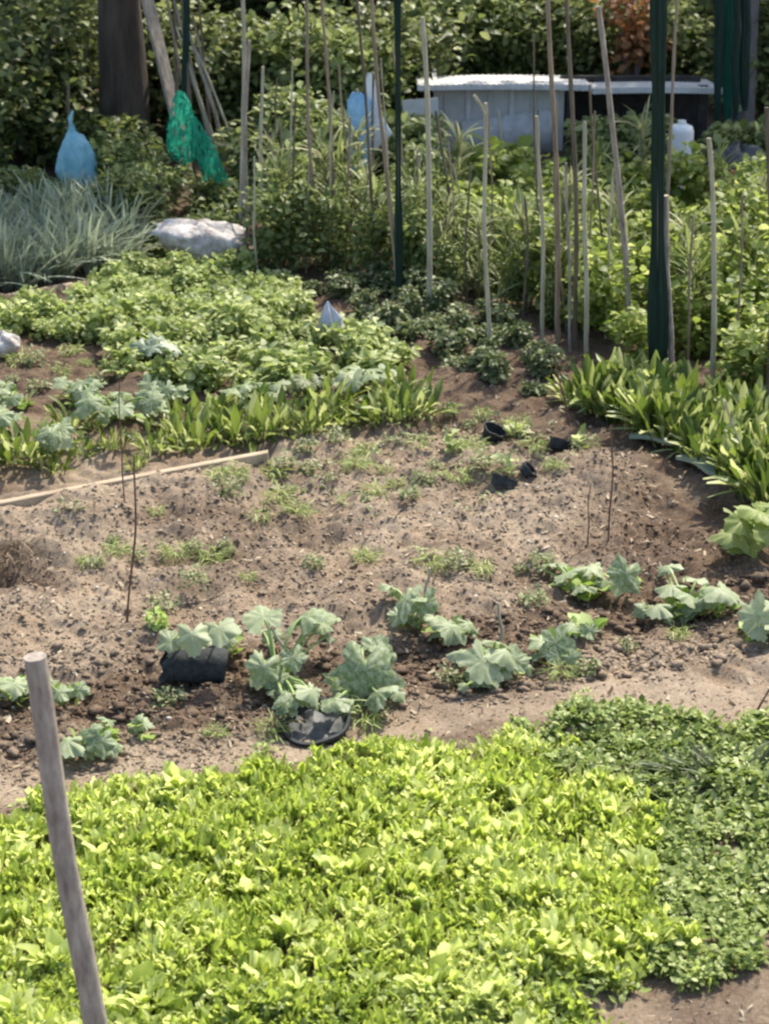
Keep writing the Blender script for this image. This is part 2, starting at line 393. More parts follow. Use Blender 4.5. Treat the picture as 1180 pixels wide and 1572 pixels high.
def edging(pts, label, off=0.0):
    w_ = [G(*p) for p in pts]; v = []; n = 0
    fine = [w_[i].lerp(w_[i + 1], t) for i in range(len(w_) - 1) for t in np.linspace(0, 1, 9)[:-1]] + [w_[-1]]
    b = fine[0].copy(); hh_ = lambda q_: float(np.mean(height(np.full(5, q_.x), q_.y + np.linspace(-.08, .0, 5)))) ; za, zb_ = hh_(fine[1]) + .018, hh_(fine[-2]) + .008
    for i, p in enumerate(fine):
        z = za + (zb_ - za) * i / (len(fine) - 1) + .003 * math.sin(i * .5)
        for dy, zz in ((-.022, z - .12), (-.022, z - .004), (-.016, z), (.020, z + .001), (.025, z - .004), (.025, z - .12)): v.append((p.x - b.x, p.y - b.y + dy, zz))
    f = [(i * 6 + k, i * 6 + (k + 1) % 6, (i + 1) * 6 + (k + 1) % 6, (i + 1) * 6 + k) for i in range(len(fine) - 1) for k in range(6)] + [tuple(range(6))[::-1], tuple((len(fine) - 1) * 6 + k for k in range(6))]
    o = mesh_obj('edging_board', v, f, M['edging'], smooth=False); o.location = (b.x, b.y, 0); tag(o, label, 'edging board')
edging([(-120, 830), (412, 718)], 'long pale wooden edging board along the front of the left bed')
edging([(-80, 485), (112, 452)], 'short pale wooden edging board in front of the leeks')

# loose clods: nobody could count them
def clods(name, n, region, smin, smax, m, label, seed):
    ph = (1 + 5 ** .5) / 2
    iv = np.array([(-1, ph, 0), (1, ph, 0), (-1, -ph, 0), (1, -ph, 0), (0, -1, ph), (0, 1, ph), (0, -1, -ph), (0, 1, -ph), (ph, 0, -1), (ph, 0, 1), (-ph, 0, -1), (-ph, 0, 1)]) / 1.9
    it = np.array([(0, 11, 5), (0, 5, 1), (0, 1, 7), (0, 7, 10), (0, 10, 11), (1, 5, 9), (5, 11, 4), (11, 10, 2), (10, 7, 6), (7, 1, 8), (3, 9, 4), (3, 4, 2), (3, 2, 6), (3, 6, 8), (3, 8, 9), (4, 9, 5), (2, 4, 11), (6, 2, 10), (8, 6, 7), (9, 8, 1)])
    q = region(n); n = len(q); s = smin + (smax - smin) * rng.random(n) ** 3
    V = iv[None] * rng.uniform(.45, 1.5, (n, 12, 1)) * s[:, None, None] * rng.uniform(.6, 1.3, (n, 1, 3)) * np.array([1, 1, .55])
    z = height(q[:, 0], q[:, 1]) + s * .25
    V = V + np.concatenate([q, z[:, None]], 1)[:, None, :]
    Fk = (it[None] + (np.arange(n) * 12)[:, None, None]).reshape(-1, 3)
    o = mesh_obj(name, V.reshape(-1, 3), Fk, m, smooth=True)
    set_damp_shade(o, np.repeat(np.clip(damp_shade_at(q[:, 0], q[:, 1]) + rng.normal(-.12, .06, n), 0, 1), 12))
    return tag(o, label, 'soil clods' if m is M['soil'] else 'pebbles', None, 'stuff')
def dug_region(n):
    a = sample_poly([(-60, 800), (400, 720), (700, 640), (860, 700), (960, 700), (1080, 820), (1240, 860), (1240, 1000), (900, 1060), (600, 1090), (300, 1180), (-60, 1215)], n)
    return a
clods('soil_clods', 18000, dug_region, .003, .014, M['soil'], 'crumbly clods of soil strewn over the dug plot', 1)
clods('soil_clods', 2500, lambda n: sample_poly([(-60, 1000), (350, 1000), (700, 960), (1240, 860), (1240, 1000), (900, 1060), (600, 1080), (300, 1150), (-60, 1180)], n), .006, .034, M['soil'], 'bigger lumps of turned earth around the row of large-leaved plants', 2)
clods('soil_clods', 3500, lambda n: sample_poly([(-60, 1100), (600, 1060), (1240, 980), (1240, 1160), (700, 1170), (-60, 1260)], n), .0015, .008, M['soil'], 'fine crumbs of soil on the trodden path before the lettuce bed', 5)
clods('pebbles', 420, dug_region, .004, .013, M['stone'], 'small pale pebbles scattered on the brown soil', 3)

L = Leaves(); q = np.concatenate([dug_region(4200), sample_poly([(-60, 1100), (600, 1060), (1240, 980), (1240, 1130), (700, 1150), (-60, 1250)], 700), sample_poly([(900, 1480), (1240, 1420), (1240, 1640), (880, 1640)], 160), sample_poly([(430, 600), (900, 560), (1240, 860), (700, 700)], 900)]); n = len(q)
L.add('quad', np.stack([q[:, 0], q[:, 1], height(q[:, 0], q[:, 1]) + .006], 1), U(0, TAU, n), rng.normal(0, .3, n), rng.normal(0, .6, n), U(.012, .05, n), U(0, 1, n), U(.12, .7, n))
tag(L.build('plant_litter', M['litter']), 'dry scraps of straw and dead leaves littering the dug soil', 'litter', None, 'stuff')
L = Leaves(); q = sample_poly([(380, 700), (640, 650), (860, 660), (860, 760), (700, 800), (420, 800)], 900, .2); q = q[vnoise(q[:, 0], q[:, 1], .2, 40) > .5]; n = len(q)
L.add('oval', np.stack([q[:, 0], q[:, 1], height(q[:, 0], q[:, 1])], 1), U(0, TAU, n), U(0, 1.2, n), rng.normal(0, .3, n), U(.02, .05, n), U(.2, .9, n))
tag(L.build('weed_sprouts', M['dry_weed']), 'thin scatter of tiny weed sprouts across the back of the dug plot', 'weeds', None, 'stuff')

# ------------------------------------------------------------------ FRONT SALAD BED AND WEEDS
def leaf_field(kind, q, size, elev, hgt, tint, wscale=None, per=1):
    q = np.repeat(q, per, 0); n = len(q); q = q + rng.normal(0, .012, q.shape)
    z = height(q[:, 0], q[:, 1]) + hgt * rng.random(n)
    L = Leaves()
    L.add(kind, np.concatenate([q, z[:, None]], 1), U(0, TAU, n), U(elev[0], elev[1], n), rng.normal(0, .35, n),
          U(size[0], size[1], n) * (.7 + .6 * vnoise(q[:, 0], q[:, 1], .12, 11)), tint(q, n), U(.8, 1.2, n) if wscale is None else wscale)
    return L
def tint_patch(base, spread, patch):
    return lambda q, n: base + rng.normal(0, spread, n) + patch * (vnoise(q[:, 0], q[:, 1], .22, 12) - .5)
lettuce_poly = [(-120, 1262), (0, 1250), (100, 1238), (300, 1208), (450, 1180), (600, 1155), (700, 1142), (790, 1145), (870, 1185), (920, 1240), (985, 1290), (1015, 1360), (1025, 1440), (1030, 1490), (950, 1520), (900, 1600), (880, 1720), (-160, 1720)]
q = sample_poly(lettuce_poly, 10500, .1)
gap = vnoise(q[:, 0], q[:, 1], .08, 20)
q = q[gap > .10]
n3 = len(q) * 3
L = leaf_field('spatula', q, (.035, .095), (R(60), R(110)), .01, tint_patch(.56, .24, .6), U(.2, .5, n3), per=3)
o = L.build('salad_leaves', M['lettuce'])
tag(o, 'dense bed of bright yellow-green young lettuce across the foreground', 'lettuce', None, 'stuff')
weed_poly = [(780, 1128), (900, 1105), (1050, 1108), (1180, 1128), (1300, 1140), (1300, 1460), (1180, 1478), (1090, 1495), (1035, 1515), (985, 1420), (990, 1330), (940, 1260), (880, 1190)]
q = sample_poly(weed_poly, 6500); q = q[vnoise(q[:, 0], q[:, 1], .07, 21) > .26]
L = leaf_field('oval', q, (.02, .042), (R(-5), R(65)), .05, tint_patch(.5, .25, .6), per=3)
L.add('strap', np.concatenate([q[:500], height(q[:500, 0], q[:500, 1])[:, None]], 1), U(0, TAU, 500), U(R(40), R(80), 500), 0, U(.06, .11, 500), U(.3, .9, 500))
tag(L.build('ground_cover', M['weed']), 'low mat of small round-leaved green weeds at the right of the salad bed', 'weeds', None, 'stuff')
# round-leaved weeds creeping along the bottom edge, under the lettuce
q = sample_poly([(-60, 1500), (200, 1520), (450, 1500), (700, 1490), (900, 1480), (1010, 1480), (1000, 1530), (880, 1560), (860, 1640), (-60, 1660)], 1700)
L = leaf_field('oval', q, (.02, .042), (R(-5), R(60)), .06, tint_patch(.5, .25, .5), per=3)
q = sample_poly([(60, 1215), (450, 1165), (760, 1120), (900, 1090), (900, 1120), (700, 1150), (450, 1185), (100, 1245)], 500, .1)
L2 = leaf_field('oval', q, (.015, .03), (R(10), R(70)), .03, tint_patch(.6, .25, .3), per=2)
L.V += L2.V; L.Fc += [f + L.n for f in L2.Fc]; L.T += L2.T
tag(L.build('edge_weeds', M['weed']), 'fringe of tiny weeds along the edges of the lettuce bed', 'weeds', None, 'stuff')

# ------------------------------------------------------------------ plants as things
def field(pts, n, minsep):
    c = sample_poly(pts, n * 12, .02); out = []
    for p in c:
        if all((p[0] - q_[0]) ** 2 + (p[1] - q_[1]) ** 2 > minsep ** 2 for q_ in out): out.append(p)
        if len(out) >= n: break
    return out

def tuft_mesh(name, m, kind, n, size, elev, spread, tint=.5, tspread=.2, wscale=1.0, hgt=.01, parent=None):
    L = Leaves(); a = U(0, TAU, n); r = spread * np.sqrt(rng.random(n))
    pos = np.stack([r * np.cos(a), r * np.sin(a), rng.random(n) * hgt - .01], 1)
    L.add(kind, pos, a - math.pi / 2 + rng.normal(0, .5, n), U(*elev, n), rng.normal(0, .25, n), U(*size, n), tint + rng.normal(0, tspread, n), wscale)
    return L.build(name, m, parent)
def bush_mesh(name, m, kind, n, rad, h, size, tint=.5, tspread=.2, lumps=5, parent=None, z0=.1):
    """leaves spread through several uneven lumps"""
    L = Leaves(); cs = []
    for k in range(lumps):
        a = random.random() * TAU; r = rad * (.6 if n > 450 else .45 if n > 150 else .18) * random.random() ** .5
        cs.append((r * math.cos(a), r * math.sin(a), h * (z0 + (1 - z0) * random.random() * .8), rad * random.uniform(.35, .7), h * random.uniform(.16, .34)) if k else (0, 0, h * .35, rad * .6, h * .35))
    per = n // lumps
    for cx_, cy_, cz_, rr, rh in cs:
        d = rng.normal(0, 1, (per, 3)); d /= np.linalg.norm(d, axis=1)[:, None]; q_ = rng.random(per) ** .45
        pos = d * q_[:, None] * np.array([rr, rr, rh]) + np.array([cx_, cy_, cz_]); pos[:, 2] = np.clip(pos[:, 2], .0, None)
        L.add(kind, pos, np.arctan2(d[:, 1], d[:, 0]) - math.pi / 2 + rng.normal(0, .8, per), rng.normal(.1, .5, per), rng.normal(0, .6, per), U(*size, per), tint + rng.normal(0, tspread, per) + random.uniform(-.1, .1))
    return L.build(name, m, parent)
def scatter_copies(protos, pts, label, cat, group, smin=.8, smax=1.2, used=None):
    used = set() if used is None else used
    for i, (x, y) in enumerate(pts):
        k = random.randrange(len(protos)) if len(used) == len(protos) or len(pts) - i > len(protos) - len(used) and random.random() < .5 else min(set(range(len(protos))) - used)
        p = protos[k]
        o = p if k not in used else copy_tree(p)
        used.add(k)
        s = random.uniform(smin, smax); o.location = (x, y, hz(x, y) - .005); o.rotation_euler = (0, 0, random.random() * TAU); o.scale = (s, s, s * random.uniform(.85, 1.15))
        tag(o, label, cat, group)

let = [tuft_mesh('lettuce_plant', M['lettuce'], 'spatula', 17, (.10, .17), (R(62), R(95)), .035, .75, .2, .6, .01) for _ in range(4)]
lq = field(lettuce_poly, 75, .11); lq = [p for p in lq if 0 < to_px(p[0], p[1])[0] < 1030]
for i, (x, y) in enumerate(lq):
    o = let[i] if i < 4 else let[i % 4].copy()
    if i >= 4: C.objects.link(o)
    o.location = (x, y, hz(x, y)); o.rotation_euler = (0, 0, i * 2.3); s_ = random.uniform(.5, 1.0); o.scale = (s_, s_, s_)
    tag(o, 'taller pale lettuce tuft standing up out of the dense lettuce bed', 'lettuce', 'lettuce tufts in the foreground bed')

# --- zucchini leaves: lobed, cupped laminas
def lobed_leaf(size, droop=.25, ruffle=.06):
    seg, rings = 48, 5; v = [(0, 0, 0)]; ph = random.random() * 6; asy = random.uniform(-.15, .15); jag = [random.gauss(0, .05) + .05 * math.sin(k * 2.1) + asy * math.sin(TAU * k / seg) + .08 * math.sin(3 * TAU * k / seg + ph) for k in range(seg)]
    for i in range(1, rings + 1):
        t = i / rings
        for k in range(seg):
            th = TAU * k / seg                                   # 0 = tip (+Y)
            lob = 1 + .13 * math.cos(5 * th) + .035 * math.cos(15 * th + ph)
            notch = 1 - .62 * math.exp(-((th - math.pi) / .28) ** 2)
            r = .5 * size * t * (lob * notch if t > .5 else 1 + (lob * notch - 1) * t * 1.2) * (1 + jag[k] * t ** 3)
            z = -droop * size * t * t * .5 + ruffle * size * t * t * (math.sin(5 * th + ph) * .3 + .5 * math.sin(3 * th - ph) + .5 * math.sin(2 * th + ph * 2) + .35 * math.sin(11 * th + ph)) + .02 * size * t * abs(math.sin(2.5 * th)) + random.gauss(0, .006) * size
            v.append((r * math.sin(th), r * math.cos(th), z))
    f = [(0, 1 + k, 1 + (k + 1) % seg) for k in range(seg)]
    for i in range(rings - 1):
        a, b = 1 + i * seg, 1 + (i + 1) * seg
        f += [(a + k, b + k, b + (k + 1) % seg, a + (k + 1) % seg) for k in range(seg)]
    return v, f
def zucchini(px, py, leaves, label, group='large-leaved squash plants in the dug row', base_z=0, mt='zucchini', young=6, name='zucchini_plant', cat='squash plant'):
    """leaves: (px, py, size in px, height above ground, tilt to camera deg)"""
    b = Gs(px, py); root = empty(name, b); tag(root, label, cat, group)
    extra = [(lx + random.uniform(-.6, .6) * s, ly + random.uniform(.0, .45) * s, s * random.uniform(.35, .6), h * .6, random.uniform(-5, 25)) for (lx, ly, s, h, tilt) in leaves for _ in range(random.choice((1, 1, 2, 3)))]
    for (lx, ly, s, h, tilt) in leaves + extra:
        c = G(lx, ly, b.z + h); size = s / (F / (c - Vector((0, 0, H))).length) * .98
        c = c - b
        out = Vector((c.x, c.y, 0)); out = out.normalized() if out.length > .02 else Vector((0, -1, 0))
        v, f = lobed_leaf(size, random.uniform(.05, .5), random.uniform(.05, .13))
        tint = random.uniform(.1, 1)
        lf = mesh_obj('leaf', v, f, M[mt], root, np.full(len(v), tint))
        yaw = math.atan2(out.y, out.x) - math.pi / 2 + random.gauss(0, .35)
        # tilt: first outward droop, then the given tilt towards the viewer's side
        rot = Matrix.Rotation(R(tilt), 4, 'X') @ Matrix.Rotation(yaw, 4, 'Z') @ Matrix.Rotation(R(random.uniform(-35, 10)), 4, 'X') @ Matrix.Rotation(R(random.uniform(-32, 32)), 4, 'Y')
        lf.matrix_basis = Matrix.Translation(c) @ rot
        st = MB(); inv = (Matrix.Translation(c) @ rot).inverted()
        p0 = Vector((random.gauss(0, .01), random.gauss(0, .01), 0)); p3 = c + Vector((0, 0, -.002))
        pts = [p0, p0.lerp(p3, .35) + Vector((0, 0, h * .35)), p0.lerp(p3, .7) + Vector((0, 0, h * .25)), p3]
        st.tube([inv @ p for p in pts], [.008, .007, .006, .004], 6)
        st.build('leaf_stalk', M['stalk'], lf, tint=.5)
    if young:
        y = tuft_mesh('young_leaves', M['zucchini_young'], 'oval', young * 5, (.04, .10), (R(10), R(85)), .07, .5, .3, 1.2, .06, root)
    return root

zucchini(430, 1055, [(405, 948, 62, .28, 10), (465, 945, 78, .26, 5), (405, 1025, 56, .15, 38), (490, 955, 48, .2, -10), (450, 1010, 42, .18, 10), (425, 1045, 44, .08, 25), (452, 1068, 50, .13, 8), (478, 1060, 44, .15, 0), (436, 1078, 34, .12, 15)], 'squash plant with broad grey-green leaves growing up behind the round black pot', young=7)
zucchini(560, 1062, [(560, 1030, 100, .16, 38), (585, 1005, 66, .17, 20), (530, 1045, 62, .08, 30), (570, 990, 46, .2, 0), (592, 1050, 50, .08, 30)], 'squash plant with one big drooping silvery leaf right of the round black pot', young=5)
zucchini(640, 960, [(622, 920, 66, .16, 30), (650, 925, 48, .16, 25), (668, 950, 40, .1, 10), (600, 900, 40, .12, -5), (640, 945, 40, .06, 20)], 'squash plant with a torn pale leaf at the centre of the dug plot', young=3)
zucchini(690, 985, [(692, 962, 56, .12, 10), (718, 958, 36, .1, 0), (668, 972, 34, .08, 5)], 'small squash plant with two flat leaves between two bigger ones', young=2)
zucchini(755, 1040, [(740, 1015, 74, .14, 35), (775, 1000, 54, .15, 10), (712, 1000, 48, .12, 10), (790, 1015, 46, .1, 15), (760, 985, 46, .16, 0), (735, 1035, 44, .06, 30)], 'squash plant with a fan of wrinkled leaves and yellow-green shoots beside the path', young=9)
zucchini(845, 1010, [(852, 988, 56, .12, 28), (828, 985, 38, .12, 10)], 'two-leaved young squash plant beside the path', young=3)
zucchini(890, 915, [(870, 880, 42, .12, 0), (905, 872, 48, .14, 0), (850, 865, 40, .1, 0), (892, 900, 38, .1, 15), (925, 890, 34, .1, 10)], 'squash plant with narrow mixed green leaves below the soil mound', young=10)
zucchini(955, 905, [(960, 882, 60, .15, 34)], 'squash plant with one single upright pale round leaf', young=2)
zucchini(1050, 945, [(1030, 900, 46, .13, 5), (1060, 915, 48, .12, 10), (1010, 930, 48, .08, 5), (1045, 935, 44, .06, 10), (1070, 890, 34, .14, 0), (1025, 870, 40, .1, -5)], 'squash plant with many small bright leaves right of the single upright leaf', young=10)
zucchini(1100, 940, [(1108, 905, 60, .15, 0), (1085, 915, 40, .1, 8), (1130, 920, 38, .1, 5)], 'squash plant holding one flat pale leaf level near the right edge', young=3)
zucchini(1165, 975, [(1166, 945, 64, .14, 30), (1180, 930, 54, .14, 5), (1195, 960, 50, .1, 15)], 'squash plant cut off by the right edge of the picture', young=2)
zucchini(1130, 840, [(1140, 800, 60, .2, 5), (1165, 785, 62, .24, 0), (1125, 820, 56, .12, 10), (1180, 815, 60, .16, 10), (1150, 830, 50, .08, 15), (1195, 780, 56, .25, 0)], 'dark green leafy squash plant in the shade at the right edge', mt='greens', young=6)
zucchini(895, 975, [(880, 962, 32, .07, 5), (905, 968, 30, .06, 5)], 'tiny squash seedling in front of the plants at the right', young=3)
zucchini(95, 1080, [(92, 1062, 36, .10, 10), (122, 1058, 28, .09, 10), (70, 1045, 30, .1, 0)], 'squash seedling just right of the leaning pole top', young=2)
zucchini(30, 1075, [(22, 1050, 44, .12, 5), (5, 1042, 36, .1, 0)], 'squash seedling at the left edge behind the leaning pole', young=2)
zucchini(140, 1150, [(103, 1138, 52, .10, 15), (158, 1138, 44, .09, 35), (140, 1120, 36, .12, 0), (125, 1150, 32, .06, 10), (165, 1105, 28, .1, 0)], 'squash plant with pale leaves near the lettuce bed, right of the leaning pole', young=5)
zucchini(218, 1122, [(218, 1110, 28, .08, 20), (212, 1100, 18, .1, 0)], 'tiny two-leaved squash seedling on bare soil', young=1)
zucchini(345, 1000, [(335, 965, 56, .27, 10), (295, 975, 54, .26, 12), (262, 985, 40, .22, 10)], 'squash plant with dark leaves lying over the black crumpled pot', young=2)
# yellow-green wilted seedling left of it
o = bush_mesh('seedling', M['zucchini_young'], 'oval', 60, .09, .10, (.02, .05), .6, .25, 4); o.location = Gs(240, 965)
tag(o, 'pale yellow-green seedling left of the crumpled black pot', 'seedling')

o = bush_mesh('dead_plant', M['litter'], 'strap', 140, .17, .16, (.04, .11), .15, .12, 4); o.location = Gs(28, 868)
tag(o, 'dark brown dried-up plant beside the hollow at the left edge', 'dead plant')
# --- squash row across the left middle
def bigleaf(px, py, n, spread, label, size=(44, 66), group='pale squash plants in the left middle row', mt='zucchini'):
    lv = [(px + random.uniform(-1, 1) * spread, py - 22 + random.uniform(-1, .6) * spread * .33, random.uniform(*size), random.uniform(.10, .26), random.uniform(-10, 25)) for _ in range(n)]
    return zucchini(px, py, lv, label, group, young=3, mt=mt)
bigleaf(5, 660, 7, 45, 'pale squash plant at the left edge of the middle row', (28, 42))
bigleaf(70, 690, 6, 40, 'pale squash plant second from the left in the middle row', (26, 42))
bigleaf(185, 640, 8, 60, 'wide pale squash plant behind the strappy tufts on the left', (28, 44))
bigleaf(265, 620, 7, 42, 'pale squash plant with one bright leaf left of the green celery tufts', (26, 42))
bigleaf(30, 625, 5, 45, 'pale squash plant further back by the left edge', (26, 38))
bigleaf(120, 620, 5, 40, 'pale squash plant half hidden behind the wide one', (26, 38))
bigleaf(400, 620, 6, 40, 'pale squash plant behind the brightest green tufts', (26, 38))
bigleaf(550, 600, 7, 42, 'squash plant with white-lit leaves below the grey-blue bag', (28, 42))
bigleaf(470, 605, 5, 40, 'dull squash plant left of the white-lit leaves', (26, 38), mt='dusty')
bigleaf(235, 550, 5, 30, 'silvery cabbage-like plant in the middle of the left bed', (26, 40), mt='leek')

# --- celery-like tufts in front of them
tuft_spots = [(82, 722, .8), (175, 690, .75), (235, 694, .8), (130, 700, .6), (285, 690, .9), (310, 684, .9), (345, 680, .7), (385, 676, 1), (410, 672, .9), (462, 668, .8), (485, 660, .9), (530, 652, .9), (560, 648, 1), (590, 648, 1.1), (615, 644, 1.1), (640, 636, .9), (210, 720, .5), (355, 668, .9)]
tufts = [empty('celery_plant') for _ in range(3)]; tuft_spots += [(50, 700, .9), (20, 712, .8), (150, 660, .9), (105, 660, .8), (265, 660, 1), (320, 650, 1), (430, 645, .9), (505, 630, 1), (600, 612, 1), (360, 640, .9), (625, 622, .9)]
for r_ in tufts:
    tuft_mesh('leaves', M['chard'], 'chard', 30, (.08, .27), (R(35), R(98)), .13, .62, .32, .5, .02, r_)
    tuft_mesh('stalks', M['stalk'], 'strap', 14, (.10, .18), (R(60), R(88)), .03, .6, .25, .9, .0, r_)
for i, (px, py, s) in enumerate(tuft_spots):
    o = tufts[i] if i < 3 else copy_tree(tufts[i % 3])
    o.location = Gs(px, py); o.rotation_euler = (0, 0, i * 1.3); s *= random.uniform(.7, 1.2); o.scale = (s, s, s)
    o['label'] = 'upright bright green celery tuft at the front of the left bed'; o['category'] = 'celery'; o['group'] = 'celery tufts in front of the squash row'

# --- low weeds on the plot
weed_spots = [(20, 585), (55, 560), (95, 575), (130, 560), (60, 600), (150, 590), (110, 545), (30, 560), (480, 870), (300, 900), (380, 890), (560, 860), (820, 930), (690, 1050), (560, 1110), (330, 1130), (260, 1080), (960, 1000), (1040, 980), (130, 865), (175, 835), (215, 860), (270, 855), (325, 862), (345, 840), (350, 760), (365, 730), (455, 790), (475, 725), (505, 740), (530, 770), (575, 760), (650, 745), (665, 720), (700, 740), (725, 690), (650, 675), (600, 690), (820, 690), (850, 720), (560, 640), (690, 640), (740, 640), (420, 735), (445, 755), (440, 720), (610, 745), (590, 725), (630, 765), (690, 670), (700, 690), (560, 700), (470, 690), (515, 680), (335, 735), (385, 715), (350, 850), (300, 845), (240, 790), (180, 850), (150, 870), (110, 800), (640, 690), (545, 720), (720, 655), (250, 940), (400, 800), (430, 770), (760, 740), (740, 720), (800, 645), (790, 660), (880, 690), (900, 688), (660, 870), (860, 1040), (900, 1030), (700, 875), (740, 880), (420, 1125), (830, 870), (800, 880)]
wp = [bush_mesh('weed_clump', M['dry_weed'], 'oval', 110, .13, .10, (.015, .04), .5, .3, 5) for _ in range(2)] + \
     [bush_mesh('weed_clump', M['weed'], 'strap', 90, .12, .08, (.04, .09), .6, .3, 4) for _ in range(2)]
wdone = set()
for i, (px, py) in enumerate(weed_spots):
    k = i % 4; o = wp[k] if k not in wdone else wp[k].copy()
    if k in wdone: C.objects.link(o)
    wdone.add(k); p = Gs(px, py); o.location = p; o.rotation_euler = (0, 0, i * 2.1); s = random.uniform(.5, 1.1); o.scale = (s, s, s)
    tag(o, 'small straggly weed clump on the bare dug soil', 'weed', 'weed clumps scattered on the dug plot')
for (px, py, s, lb) in ((790, 672, 1, 'young bright seedling standing beside the black pot near the path corner'), (888, 690, .8, 'young seedling with a white-lit leaf on top of the soil mound'), (780, 735, 1.1, 'young leafy seedling in front of the small black pots'), (692, 690, .8, 'slim young seedling left of the black pots')):
    r_ = empty('seedling', Gs(px, py)); tag(r_, lb, 'seedling', 'seedlings near the small black pots'); r_.scale = (s, s, s)
    MB().tube([(0, 0, -.01), (.005, 0, .07), (0, .004, .14)], [.006, .005, .003], 6).build('stem', M['stalk'], r_, tint=.5)
    tp = tuft_mesh('leaves', M['greens'], 'oval', 12, (.06, .11), (R(0), R(60)), .02, .7, .2, 1.1, .12, r_)
# dark shady tuft in the foreground right
o = tuft_mesh('grass_tuft', M['dusty'], 'strap', 260, (.10, .20), (R(20), R(75)), .13, .2, .2); o.location = Gs(1125, 1200); o.scale = (1.6, .9, .8)
tag(o, 'dark green grass tuft flopped over at the right of the weeds', 'grass tuft')

# ------------------------------------------------------------------ LEFT BED, BACK
greens = [bush_mesh('salad_plant', M['greens'], 'round', 330, .19, .17, (.02, .05), .55, .25, 5) for _ in range(4)]
ug = set()
scatter_copies(greens, field([(-40, 530), (60, 520), (150, 525), (250, 520), (340, 500), (440, 480), (430, 440), (330, 425), (200, 425), (100, 480), (-40, 490)], 78, .155), 'low bright green leafy plant in the patch in front of the white sack', 'salad plant', 'bright green salad plants in front of the white sack', .8, 1.25, ug)
dusty = [bush_mesh('leafy_plant', M['greens'], 'oval', 300, .2, .22, (.03, .08), .5, .3, 6) for _ in range(4)]
scatter_copies(dusty, field([(160, 540), (330, 515), (450, 490), (500, 520), (640, 570), (560, 590), (400, 600), (250, 600), (180, 580)], 42, .21), 'green leafy plant in the dense stand behind the pale squash row', 'leafy plant', 'leafy plants behind the squash row', .7, 1.2)
shade = [bush_mesh('potato_plant', M['dusty'], 'oval', 340, .22, .26, (.03, .085), .45, .3, 6) for _ in range(4)]
scatter_copies(shade, field([(440, 440), (620, 440), (760, 500), (870, 560), (840, 610), (760, 590), (690, 560), (600, 520), (520, 470)], 52, .2), 'dark green bushy potato plant at the foot of the canes', 'potato plant', 'potato plants at the foot of the canes', .5, .85)
# leeks
leeks = []
for k in range(4):
    r_ = empty('leek_plant'); leeks.append(r_)
    tuft_mesh('leaves', M['leek'], 'strap', 44, (.25, .50), (R(55), R(95)), .07, .55, .28, .5, .05, r_)
    MB().tube([(0, 0, -.02), (0, 0, .12), (0, 0, .18)], [.016, .014, .01], 7).build('stem', M['stalk'], r_, tint=.9)
lk = [(q_[0], q_[1]) for q_ in field([(-60, 370), (190, 355), (205, 400), (100, 440), (-60, 462)], 95, .14)]
scatter_copies(leeks, lk, 'blue-green leek with long drooping leaves in the dense stand at the left', 'leek', 'leeks at the back left', .75, 1.15)

# ------------------------------------------------------------------ CHARD ROW ON THE RIGHT
ch = []
for k in range(4):
    r_ = empty('chard_plant'); ch.append(r_)
    tuft_mesh('leaves', M['chard'], 'chard', 60, (.14, .38), (R(55), R(98)), .13, .52, .36, .5, .04, r_)
    tuft_mesh('stalks', M['stalk'], 'strap', 18, (.18, .30), (R(60), R(85)), .05, .6, .3, .9, 0, r_)
cs = [(880, 622), (915, 632), (950, 648), (985, 662), (1020, 678), (1055, 700), (1090, 716), (1125, 740), (1160, 765), (1195, 790), (940, 610), (990, 625), (1040, 645), (1085, 668), (1130, 695), (1175, 720), (1220, 750), (1110, 645), (1160, 665)]
for i, (px, py) in enumerate(cs):
    o = ch[i] if i < 4 else copy_tree(ch[i % 4]); o.location = Gs(px, py); o.rotation_euler = (0, 0, i * 1.7); s = random.uniform(.75, 1.0) * (.75 if i == 0 else 1); o.scale = (s, s, s)
    tag(o, 'upright glossy green chard plant in the row along the right edge', 'chard', 'chard row at the right')

# ------------------------------------------------------------------ BACK RIGHT: sunlit climbing beans and bushes
def bush(name, px, py, rad, h, m, kind, n, size, label, cat, group, tint=.5, lumps=7, trunk=True, ts=.25, z0=.1):
    p = G(px, py); r_ = empty(name, (p.x, p.y, hz(p.x, p.y) if p.y < 18 else 0)); tag(r_, label, cat, group)
    bush_mesh('foliage', m, kind, n, rad, h, size, tint, ts, lumps, r_, z0)
    if trunk:
        t = MB()
        for k in range(4):
            a = k * 1.6 + random.random(); t.tube([(0, 0, -.03), (rad * .25 * math.cos(a), rad * .25 * math.sin(a), h * .4), (rad * .5 * math.cos(a), rad * .5 * math.sin(a), h * .75)], [.012 + h * .008, .01 + h * .004, .005], 6)
        t.build('stem', M['bark_grey'], r_)
    return r_
sb = [(1150, 600), (1200, 600), (1060, 535), (1125, 545), (1180, 550), (935, 520), (975, 560), (910, 500), (960, 500), (1050, 490), (1110, 490), (1170, 480), (870, 480), (980, 440), (1060, 430), (1130, 420), (1190, 430), (900, 430), (830, 470), (760, 440), (720, 420), (800, 410), (880, 390), (1000, 390), (1100, 380), (940, 350), (1010, 350), (860, 350), (1160, 375), (1060, 345), (820, 365), (780, 400), (680, 400), (1200, 350), (930, 395), (1150, 520), (850, 430), (1210, 500)]
protos = []
for k in range(5):
    r_ = empty('bean_plant'); protos.append(r_)
    bush_mesh('foliage', M['sunny'], 'round', 520, .26, .62, (.03, .075), .5, .25, 9, r_, .05)
    MB().tube([(0, 0, -.03), (.02, 0, .25), (-.01, .01, .55)], [.008, .006, .004], 6).build('stem', M['stalk'], r_, tint=.6)
used = set()
